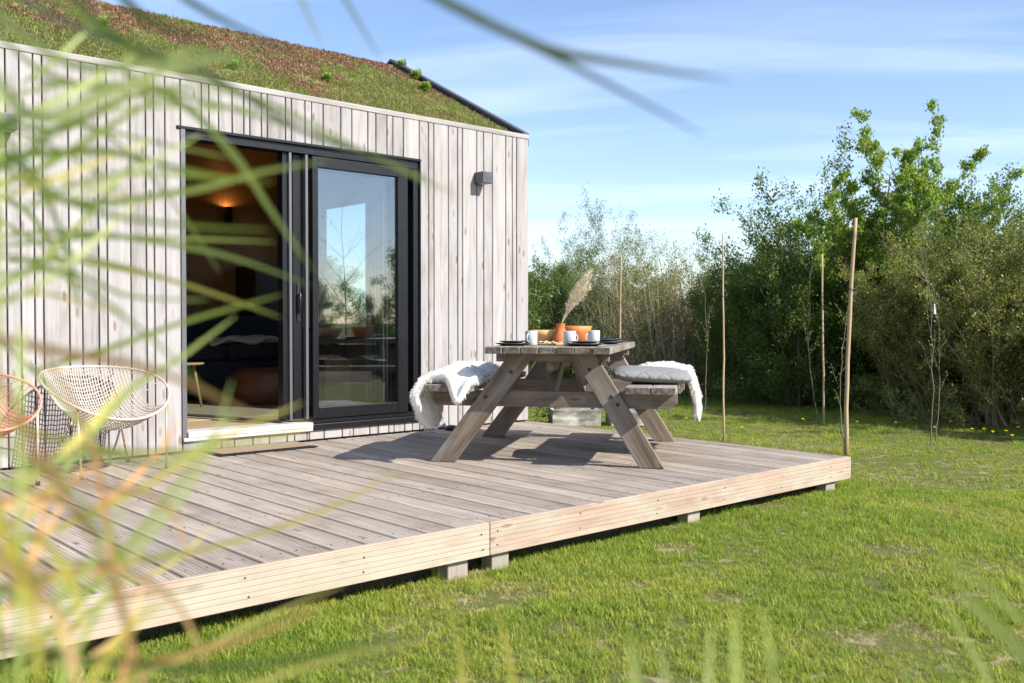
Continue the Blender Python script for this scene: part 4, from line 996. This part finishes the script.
DLAB = ['single yellow flower at the back of the left planter box', 'dandelion just left of the thin stake', 'dandelion just right of the thickest stake', 'dandelion left of the curved sapling, by the bench', 'dandelion right of the straight bamboo stake', 'dandelion left of the tagged sapling, farther of two', 'farthest dandelion just left of the tagged sapling', 'dandelion at the foot of the tagged sapling', 'dandelion just right of the tagged sapling, the nearest to it', 'left one of the cluster of dandelions near the right edge', 'second of the cluster of dandelions near the right edge', 'third of the cluster of dandelions near the right edge', 'nearest dandelion of the cluster at the right edge', 'rightmost dandelion, at the right edge of the photo', 'dandelion between the tagged sapling and the right edge cluster']
for i, (px, py, w_) in enumerate(DP):
    o = dl if i == 0 else copy_tree(dl)
    o.location = at_z(px, py+8, GZ) if i else (1.42, 1.22, GZ+.12); o.rotation_euler = (0, 0, i*1.3)
    o['label'] = DLAB[i]
    if i == 0: del o['group']
    else: o['group'] = 'dandelions in the lawn'

# ================================================================== INSTANCED STUFF: lawn and sedum
hidden = bpy.data.collections.new('tuft_sources')          # not linked to the scene
def tuft(name, n, h, rad, w, mat, seed, lean=.5):
    rng = np.random.default_rng(seed); V = []; F = []; Rn = []
    for i in range(n):
        a = rng.random()*2*PI; rr = rad*math.sqrt(rng.random()); p = np.array([rr*math.cos(a), rr*math.sin(a), -.004]); L = h*rng.uniform(.5, 1.15)
        b = rng.random()*2*PI; d = np.array([math.cos(b), math.sin(b), 0])*lean*rng.uniform(.2, 1.3); s_ = np.array([-math.sin(b+rng.normal(0, .6)), math.cos(b), 0]); s_ = s_/np.linalg.norm(s_)*w*.5
        q1 = p+np.array([0, 0, 1])*L*.5+d*L*.28; q2 = p+np.array([0, 0, 1])*L*.88+d*L*.9
        k = len(V); V += [p-s_, p+s_, q1+s_*.85, q1-s_*.85, q2+s_*.15, q2-s_*.15]; F += [k, k+1, k+2, k+3, k+3, k+2, k+4, k+5]; Rn += [rng.random()]*6
    o = np_mesh(name, V, F, 4, mat, None, Rn); col.objects.unlink(o); hidden.objects.link(o); return o
def scatter(name, pts, scales, sources, kind='stuff', label=None, seed=0, tilt=None):
    cc = bpy.data.collections.new(name+'_src')
    for s_ in sources: cc.objects.link(s_)
    me = bpy.data.meshes.new(name); me.vertices.add(len(pts)); me.vertices.foreach_set('co', np.asarray(pts, dtype=np.float32).ravel())
    a = me.attributes.new('scl', 'FLOAT', 'POINT'); a.data.foreach_set('value', np.asarray(scales, dtype=np.float32)); me.update()
    o = bpy.data.objects.new(name, me); col.objects.link(o); tag(o, label, None, None, kind)
    ng = bpy.data.node_groups.new(name, 'GeometryNodeTree'); ng.interface.new_socket('Geometry', in_out='INPUT', socket_type='NodeSocketGeometry'); ng.interface.new_socket('Geometry', in_out='OUTPUT', socket_type='NodeSocketGeometry')
    gi = ng.nodes.new('NodeGroupInput'); go = ng.nodes.new('NodeGroupOutput'); ip = ng.nodes.new('GeometryNodeInstanceOnPoints'); ci = ng.nodes.new('GeometryNodeCollectionInfo')
    ci.inputs['Collection'].default_value = cc; ci.inputs['Separate Children'].default_value = True; ci.inputs['Reset Children'].default_value = True
    ip.inputs['Pick Instance'].default_value = True
    rv = ng.nodes.new('FunctionNodeRandomValue'); rv.data_type = 'FLOAT_VECTOR'; rv.inputs['Min'].default_value = (-.15, -.15, 0); rv.inputs['Max'].default_value = (.15, .15, 6.283); rv.inputs['Seed'].default_value = seed
    na = ng.nodes.new('GeometryNodeInputNamedAttribute'); na.data_type = 'FLOAT'; na.inputs['Name'].default_value = 'scl'
    ng.links.new(gi.outputs[0], ip.inputs['Points']); ng.links.new(ci.outputs[0], ip.inputs['Instance']); ng.links.new(rv.outputs[0], ip.inputs['Rotation']); ng.links.new(na.outputs[0], ip.inputs['Scale']); ng.links.new(ip.outputs[0], go.inputs[0])
    md = o.modifiers.new('gn', 'NODES'); md.node_group = ng; return o
rng = np.random.default_rng(11)
def n2(x, y, s, o=0): return noise.noise(Vector((x*s+o, y*s-o, o*.37)))
pts = []; scl = []; dpts = []; dscl = []; ypts = []; yscl = []
camxy = np.array([CAM.x, CAM.y]); f2 = np.array([FW.x, FW.y]); r2 = np.array([RT.x, RT.y])
bare = [(at_z(*q, GZ), s_) for q, s_ in (((490, 603), .16), ((530, 597), .10), ((672, 549), .13), ((725, 600), .10), ((890, 552), .13), ((865, 640), .14), ((760, 508), .12), ((912, 630), .10), ((640, 590), .08), ((965, 600), .1))]
def lawn(nn, d0, d1):
    k = 0
    while k < nn:
        dep = d0+(d1-d0)*rng.random()**.75; lat = rng.uniform(-1, 1)*(dep*.66+.8)
        x, y = camxy+f2*dep+r2*lat; k += 1
        if x < .03 and y > DKY-.03:
            if not (y < DKY+.12): continue
        if x > 5.9: continue
        bs = 1
        for (bp, bw) in bare:
            dd = math.hypot(x-bp.x, y-bp.y)/bw*(1+.5*n2(x, y, 9))
            if dd < 1.4: bs = min(bs, dd/1.4)
        if rng.random() > bs**.8: continue
        den = .55+.9*n2(x, y, 2.3, 3)+.8*n2(x, y, 7, 9)
        if rng.random() > den+.5: continue
        s_ = .75+.5*n2(x, y, 1.7, 5)+rng.uniform(-.15, .2)+.25*n2(x, y, 6, 1)
        if abs(y-DKY) < .22 and x < .1 or (abs(x) < .15 and y > DKY): s_ += .05
        if x > 4.2: s_ += .3
        tone = n2(x, y, 1.1, 12)+.7*n2(x, y, 4.5, 7)+.5*n2(x, y, 14, 2)+rng.normal(0, .22)
        (dpts if tone > .66 or bs < .7 else ypts if tone > .02 else pts).append((x, y, gz(x, y))); (dscl if tone > .66 or bs < .7 else yscl if tone > .02 else scl).append(max(.35, s_)*(.6+.4*bs)*(.8 if tone > .42 else 1))
lawn(52000, 1.6, 6.5); lawn(60000, 6, 17)
for k in range(2600):          # unmown tufts along the deck edge
    x_, y_ = (rng.uniform(-7, .1), DKY-.02-abs(rng.normal(0, .07))) if rng.random() < .6 else (.03+abs(rng.normal(0, .08)), rng.uniform(DKY, 2.5))
    if n2(x_, y_, 2.2, 4) > -.1: pts.append((x_, y_, gz(x_, y_))); scl.append(rng.uniform(.6, 1.25))
for k in range(900):          # longer clumps out in the lawn
    dep = 1.8+9*rng.random(); lat = rng.uniform(-1, 1)*(dep*.66+.8); x_, y_ = camxy+f2*dep+r2*lat
    if (x_ > .1 or y_ < DKY-.1) and x_ < 5.5 and n2(x_, y_, 1.6, 8) > .12: pts.append((x_, y_, gz(x_, y_))); scl.append(rng.uniform(1.2, 1.8))
tf = [tuft('grass_tuft', 17, .026+.006*i, .036, .0036, M['grassblade'], 20+i, .75) for i in range(5)]
scatter('grass', pts, scl, tf, label='short fresh green lawn grass')
scatter('yellowish_grass', ypts, yscl, [tuft('yellow_tuft', 17, .038, .036, .0034, M['grassyellow'], 30+i, .85) for i in range(4)], label='yellowish green lawn grass between the fresher patches', seed=5)
scatter('dry_grass', dpts, dscl, [tuft('dry_tuft', 15, .03, .036, .003, M['grassdry'], 36+i, 1.1) for i in range(3)], label='straw coloured dry grass in the thin patches of the lawn', seed=6)
print('lawn tufts', len(pts))
# short shadowed grass beyond
# sedum
pts = []; scl = []; pr = []; sr = []
for i in range(26000):
    x = rng.uniform(-6.2, -.09); y = rng.uniform(.03, RIDGE_Y+.05); z = roofz(y)-.012
    v = .6*n2(x, y, 1.6, 2)+.55*n2(x, y, 4, 6)+.4*n2(x, y, 11, 6)+.65*(y/RIDGE_Y-.50)
    (pr if v > .08 else pts).append((x, y, z)); (sr if v > .08 else scl).append(rng.uniform(.5, 1.25))
scatter('sedum_green', pts, scl, [tuft('sedum_tuft', 12, .026, .03, .006, M['sedumgreen'], 40+i, 1.1) for i in range(3)], label='low green sedum growing on the cabin roof', seed=3)
scatter('sedum_red', pr, sr, [tuft('sedum_tuft_red', 12, .024, .03, .007, M['sedumred'], 50+i, 1.1) for i in range(3)], label='reddish brown sedum on the upper cabin roof', seed=4)
# a few bright weeds on the roof
wp_ = [(at_y(*q, 1.0)) for q in ((268, 75), (430, 88), (438, 92))]
wd0 = None
for i, (px, py) in enumerate(((435, 90), (340, 80), (250, 68), (120, 25), (410, 68), (425, 78))):
    d = ray(px, py)
    # meet the roof plane z = 2.66 + SL*y
    t_ = (2.66+SL*CAM.y-CAM.z)/(d.z-SL*d.y); p = CAM+d*t_
    if i == 0:
        wd0 = shrub('roof_weed', 'x', 'plant', 'leafy weeds on the sedum roof', p, 91, M['leaf_bright'], M['twig'], size=.03, parts=('stem', 'leaves'), height=.13, basal=0, spread=.05, stems=8, levels=1, kids=(4,), stem_lean=.9, leaf_per=3, leaf_r=.012, r0=.003); del wd0['nl']; o = wd0
        o.children[0].name = 'stem'
    else: o = copy_tree(wd0)
    o.location = (p.x-.14, p.y, p.z-.05); o['label'] = ['bright leafy weed beside the lower verge flashing', 'small leafy weed in the middle of the sedum roof', 'small leafy weed above the open door on the roof', 'small leafy weed near the ridge at the upper left', 'highest leafy weed beside the verge flashing', 'leafy weed in the middle beside the verge flashing'][i]; o.scale = (.75 if i in (0, 4, 5) else .6,)*3

# ================================================================== FOREGROUND REEDS
def blade(m, ctrl, width, rnd=None):
    """ctrl: list of world points (base to tip); flat ribbed leaf"""
    n = 22; P = []
    k = len(ctrl)
    for i in range(n+1):
        t_ = i/n*(k-1); j = min(int(t_), k-2); f = t_-j
        p0 = ctrl[max(j-1, 0)]; p1 = ctrl[j]; p2 = ctrl[j+1]; p3 = ctrl[min(j+2, k-1)]
        P.append(.5*((2*p1)+(p2-p0)*f+(2*p0-5*p1+4*p2-p3)*f*f+(3*p1-p0-3*p2+p3)*f**3))
    tw = RNG.uniform(-.5, .5); vs = []
    for i, p in enumerate(P):
        t_ = (P[min(i+1, n)]-P[max(i-1, 0)]).normalized(); s_ = t_.cross(FW*1.0+UP*.5+RT*tw*i/n).normalized(); nn = s_.cross(t_)
        w = width*min(1, .45+i/n*2.2)*(1-(i/n)**3.2)+.0004
        vs += [p-s_*w*.5, p+nn*w*.12, p+s_*w*.5]
    fs = []
    for i in range(n): fs += [(3*i, 3*i+1, 3*i+4, 3*i+3), (3*i+1, 3*i+2, 3*i+5, 3*i+4)]
    m.add(vs, fs, None, rnd, True)
def reed(label, stems, leaves, group='reed plants in the blurred foreground'):
    K_ = .9      # all of the plant stands a little nearer
    stems = [(CAM+(Vector((s_[0].x, s_[0].y, CAM.z))-CAM)*K_, CAM+(s_[1]-CAM)*K_)+tuple(s_[2:]) for s_ in stems]
    for s_ in stems: s_[0].z = GZ
    leaves = [(m_, w_*K_*(.86 if w_ < .007 else .68), [(c[0], c[1], c[2]*K_) for c in cs_]) for m_, w_, cs_ in leaves]
    """stems: [(ground px-side x, y world), ...top point]; leaves: (material, width, [(px,py,depth)...])"""
    allp = [at_d(*c) for _, _, cs_ in leaves for c in cs_]
    base = stems[0][0]; r = empty('reed_plant', base, 0, label, 'reed', group); o0 = Vector(base)
    for st in stems:
        m = MB(); q0 = Vector(st[0]); q1 = Vector(st[1]); md = (q0+q1)/2+(Vector(st[2]) if len(st) > 2 else Vector((.02, .01, 0)))
        pts = []
        for i in range(11):
            t_ = i/10; pts.append((q0*(1-t_)**2+md*2*t_*(1-t_)+q1*t_*t_)-o0)
        m.tube(pts, [.003*(1-.55*i/10) for i in range(11)], 6); m.build('stem', M['reed'], r)
    for mt_, w, cs_ in leaves:
        m = MB(); blade(m, [at_d(*c)-o0 for c in cs_], w); m.build('leaf', M[mt_], r)
    return r
def gpt(px, d): p = at_d(px, 341, d); return Vector((p.x, p.y, GZ))
rL = random.Random(21)
# A: tall plant just left of the frame, its upper leaves arching across the sky and the roof
S1_ = (gpt(-150, .75), at_d(-110, -330, .75)); S2_ = (gpt(-190, .95), at_d(-70, -120, .95), (-.02, .02, 0))
reed('tall reed left of the frame, its grey green tips arching over the roof and sky', [S1_, S2_], [
 ('reedgrey', .0105, [(-110, -330, .75), (120, -300, .68), (360, -60, .62), (520, 38, .60), (640, 66, .60), (735, 80, .60)]),
 ('reedgrey', .0095, [(-110, -300, .75), (100, -260, .68), (380, -40, .62), (480, 18, .62), (600, 80, .62), (708, 137, .62)]),
 ('reedgrey', .006, [(-110, -250, .8), (60, -260, .8), (250, -110, .8), (296, -10, .8), (325, 52, .8)]),
 ('reedgrey', .006, [(-110, -280, .8), (80, -300, .8), (280, -130, .8), (340, -10, .8), (384, 64, .8)]),
 ('reeddark', .010, [(-90, -200, .7), (0, -90, .7), (80, 5, .7), (130, 44, .7), (190, 72, .7)]),
 ('reeddark', .011, [(-80, -220, .68), (60, -80, .68), (130, 5, .68), (170, 28, .68), (212, 44, .68)]),
 ('reedgrey', .009, [(-80, -180, .72), (60, -90, .72), (180, -5, .72), (235, 26, .72), (300, 55, .72)]),
 ('reedpale', .013, [(-70, -60, .66), (20, 110, .66), (110, 92, .66), (175, 66, .66), (250, 52, .66)]),
 ('reedpale', .009, [(-60, -40, .7), (60, 60, .7), (150, 62, .7), (200, 50, .7), (262, 78, .7)]),
 ('reed', .008, [(-60, -80, .8), (40, -10, .8), (150, 60, .8), (260, 100, .8), (340, 140, .8), (440, 190, .8)]),
 ('reedgrey', .007, [(-60, -60, .8), (60, 20, .8), (200, 70, .8), (300, 130, .8), (400, 165, .8), (430, 180, .8)]),
 ('reedpale', .007, [(-70, -50, .85), (40, 70, .85), (180, 95, .85), (330, 140, .85), (470, 200, .85)]),
])
# B: fan of leaves from a node at the left edge, mid height
S3_ = (gpt(-90, .7), at_d(0, 90, .7)); S4_ = (gpt(-60, 1.0), at_d(-20, 130, 1.0))
LV = [
 ('reeddark', .012, [(-40, 150, .6), (-10, 132, .6), (10, 122, .6), (22, 114, .6)]),
 ('reeddark', .009, [(-30, 175, .65), (20, 158, .65), (60, 128, .65), (120, 104, .65)]),
 ('reed', .010, [(-40, 160, .8), (40, 154, .8), (110, 152, .8), (170, 166, .8), (235, 180, .8)]),
 ('reed', .008, [(-40, 200, .8), (40, 168, .8), (120, 120, .8), (190, 80, .8)]),
 ('reed', .008, [(0, 120, .9), (60, 130, .9), (120, 100, .9), (200, 85, .9)]),
 ('reed', .009, [(-40, 130, .8), (60, 200, .8), (180, 192, .8), (260, 172, .8), (330, 160, .8)]),
 ('reedpale', .008, [(-30, 240, .9), (70, 232, .9), (180, 246, .9), (240, 260, .9), (312, 286, .9)]),
 ('reed', .010, [(120, 70, .85), (190, 110, .85), (238, 160, .85), (272, 212, .85), (314, 272, .85)]),
 ('reed', .008, [(30, 372, .9), (110, 348, .9), (190, 320, .9), (284, 294, .9)]),
 ('reedyellow', .007, [(60, 250, .95), (150, 274, .95), (220, 296, .95), (282, 318, .95)]),
 ('reed', .008, [(30, 520, .9), (120, 400, .9), (180, 358, .9), (236, 316, .9)]),
 ('reed', .006, [(-30, 300, .9), (40, 262, .9), (110, 190, .9), (150, 140, .9)]),
 ('reeddark', .007, [(-30, 120, .8), (40, 190, .8), (70, 260, .8), (80, 320, .8)]),
 ('reed', .007, [(-30, 90, .75), (40, 180, .75), (90, 210, .75), (180, 225, .75), (270, 230, .75)]),
 ('reedpale', .007, [(-30, 280, .85), (60, 270, .85), (130, 296, .85), (210, 300, .85)]),
]
for k in range(20):
    y_ = rL.uniform(60, 330); a_ = rL.uniform(-.75, .75); L_ = rL.uniform(110, 290); d_ = rL.uniform(.72, 1.0); c_ = rL.uniform(-.3, .75); x_ = rL.uniform(-50, 30)
    LV.append((rL.choice(('reed', 'reedpale', 'reed', 'reedyellow', 'reed')), rL.uniform(.0035, .0065), [(x_, y_, d_), (x_+L_*.35*math.cos(a_), y_+L_*.35*math.sin(a_), d_), (x_+L_*.7*math.cos(a_+c_*.4), y_+L_*.7*math.sin(a_+c_*.4), d_+.02), (x_+L_*math.cos(a_+c_*.6), y_+L_*math.sin(a_+c_*.6), d_+.04)]))
reed('reed at the left edge with green leaves fanning across the cabin wall and open door', [S3_, S4_], LV)
# C: dry orange and yellow plant in the lower left
S5_ = (gpt(-70, .55), at_d(20, 330, .55)); S6_ = (gpt(40, .8), at_d(-10, 500, .8)); S7_ = (gpt(-20, .65), at_d(60, 560, .65))
LV = [
 ('reedorange', .010, [(-40, 330, .6), (60, 352, .6), (160, 372, .6), (270, 424, .6)]),
 ('reedorange', .008, [(-40, 300, .55), (10, 400, .55), (60, 490, .55), (120, 590, .55), (130, 680, .55)]),
 ('reedorange', .008, [(150, 700, .7), (120, 600, .7), (90, 440, .7), (28, 330, .7)]),
 ('reedyellow', .008, [(-20, 560, .8), (120, 500, .8), (220, 440, .8), (304, 402, .8)]),
 ('reedyellow', .008, [(-40, 400, .8), (60, 440, .8), (160, 452, .8), (280, 436, .8), (310, 420, .8)]),
 ('reedpale', .010, [(-30, 500, .7), (80, 455, .7), (170, 462, .7), (240, 410, .7)]),
 ('reed', .009, [(0, 680, .7), (80, 600, .7), (150, 520, .7), (220, 430, .7)]),
 ('reedpale', .005, [(60, 690, .7), (110, 590, .7), (200, 470, .7), (232, 380, .7)]),
 ('reed', .008, [(-30, 480, .75), (60, 500, .75), (130, 560, .75), (180, 545, .75)]),
 ('reedyellow', .010, [(-40, 620, .6), (20, 540, .6), (60, 560, .6), (90, 640, .6)]),
 ('reed', .010, [(-40, 560, .6), (20, 600, .6), (70, 590, .6), (130, 500, .6)]),
 ('reeddark', .010, [(-40, 640, .6), (60, 655, .6), (200, 668, .6), (340, 650, .6), (430, 628, .6)]),
 ('reedyellow', .007, [(60, 710, .8), (180, 660, .8), (260, 620, .8), (345, 584, .8)]),
 ('reedorange', .008, [(30, 640, .65), (120, 664, .65), (240, 640, .65), (330, 602, .65)]),
 ('reedyellow', .009, [(180, 720, .7), (240, 690, .7), (330, 660, .7), (430, 640, .7)]),
 ('reedorange', .012, [(-40, 520, .5), (10, 570, .5), (60, 620, .5), (80, 700, .5)]),
 ('reedorange', .007, [(-20, 420, .7), (70, 480, .7), (160, 500, .7), (190, 560, .7)]),
 ('reedyellow', .006, [(20, 560, .9), (150, 560, .9), (300, 520, .9), (410, 465, .9)]),
 ('reed', .007, [(0, 700, .9), (60, 640, .9), (110, 600, .9), (200, 590, .9)]),
 ('reedyellow', .008, [(80, 700, .6), (120, 640, .6), (150, 610, .6), (170, 600, .6)]),
 ('reedorange', .007, [(110, 710, .6), (130, 650, .6), (120, 610, .6), (100, 560, .6)]),
 ('reed', .006, [(-20, 440, .7), (40, 470, .7), (100, 520, .7), (150, 600, .7)]),
 ('reedyellow', .012, [(-30, 460, .5), (0, 520, .5), (30, 600, .5), (40, 690, .5)]),
]
for k in range(20):
    x_ = rL.uniform(-60, 60); y_ = rL.uniform(480, 720); a_ = rL.uniform(-1.25, .75); L_ = rL.uniform(90, 210); d_ = rL.uniform(.6, .9); c_ = rL.uniform(-.7, .7)
    LV.append((rL.choice(('reedorange', 'reedyellow', 'reedorange', 'reedyellow', 'reedorange', 'reed')), rL.uniform(.0045, .009), [(x_, y_, d_), (x_+L_*.35*math.cos(a_), y_+L_*.35*math.sin(a_), d_), (x_+L_*.7*math.cos(a_+c_*.5), y_+L_*.7*math.sin(a_+c_*.5), d_+.02), (x_+L_*math.cos(a_+c_), y_+L_*math.sin(a_+c_), d_+.04)]))
reed('dry reed at the lower left with orange and yellow leaves over the deck', [S5_, S6_, S7_], LV)
# D: tips along the bottom
S8_ = (gpt(430, .75), at_d(440, 900, .75))
reed('yellowish reed tips rising at the bottom, left of centre', [S8_], [
 ('reedyellow', .007, [(440, 900, .75), (530, 760, .75), (515, 690, .75), (498, 606, .75)]),
 ('reedyellow', .006, [(440, 900, .8), (455, 760, .8), (462, 660, .8), (434, 565, .8)]),
 ('reed', .006, [(440, 900, .8), (500, 780, .8), (530, 700, .8), (520, 620, .8)]),
 ('reed', .007, [(440, 900, .7), (420, 800, .7), (360, 720, .7), (290, 668, .7)])])
S9_ = (gpt(690, .7), at_d(690, 900, .7))
reed('green reed tips rising at the bottom, right of centre', [S9_], [
 ('reed', .016, [(690, 900, .62), (660, 760, .62), (640, 700, .62), (630, 632, .62)]),
 ('reedpale', .008, [(690, 900, .65), (680, 760, .65), (668, 700, .65), (660, 640, .65)]),
 ('reedpale', .008, [(690, 900, .65), (720, 760, .65), (708, 700, .65), (712, 622, .65)]),
 ('reed', .013, [(690, 900, .62), (750, 780, .62), (738, 700, .62), (734, 604, .62)]),
 ('reed', .010, [(690, 900, .65), (790, 780, .65), (778, 700, .65), (762, 604, .65)]),
 ('reeddark', .008, [(690, 900, .65), (800, 800, .65), (772, 720, .65), (780, 640, .65)])])
S10_ = (gpt(1180, .8), at_d(1120, 640, .8))
reed('reed at the lower right corner with pale blades leaning in', [S10_], [
 ('reedpale', .007, [(1120, 900, .8), (1010, 720, .8), (975, 655, .8), (936, 590, .8)]),
 ('reed', .009, [(1130, 760, .75), (1040, 670, .75), (990, 615, .75), (936, 560, .75)]),
 ('reedpale', .008, [(1130, 780, .75), (1050, 690, .75), (1005, 640, .75), (955, 596, .75)]),
 ('reed', .007, [(1130, 900, .8), (980, 710, .8), (930, 665, .8), (882, 628, .8)]),
 ('reed', .007, [(1150, 660, .7), (1050, 640, .7), (990, 590, .7), (930, 548, .7)]),
 ('reed', .007, [(1150, 700, .7), (1060, 670, .7), (1010, 640, .7), (950, 580, .7)]),
 ('reed', .006, [(1130, 900, .9), (940, 720, .9), (915, 690, .9), (895, 660, .9)])])
# stray property cleanup
for o in bpy.data.objects:
    if 'nl' in o: del o['nl']
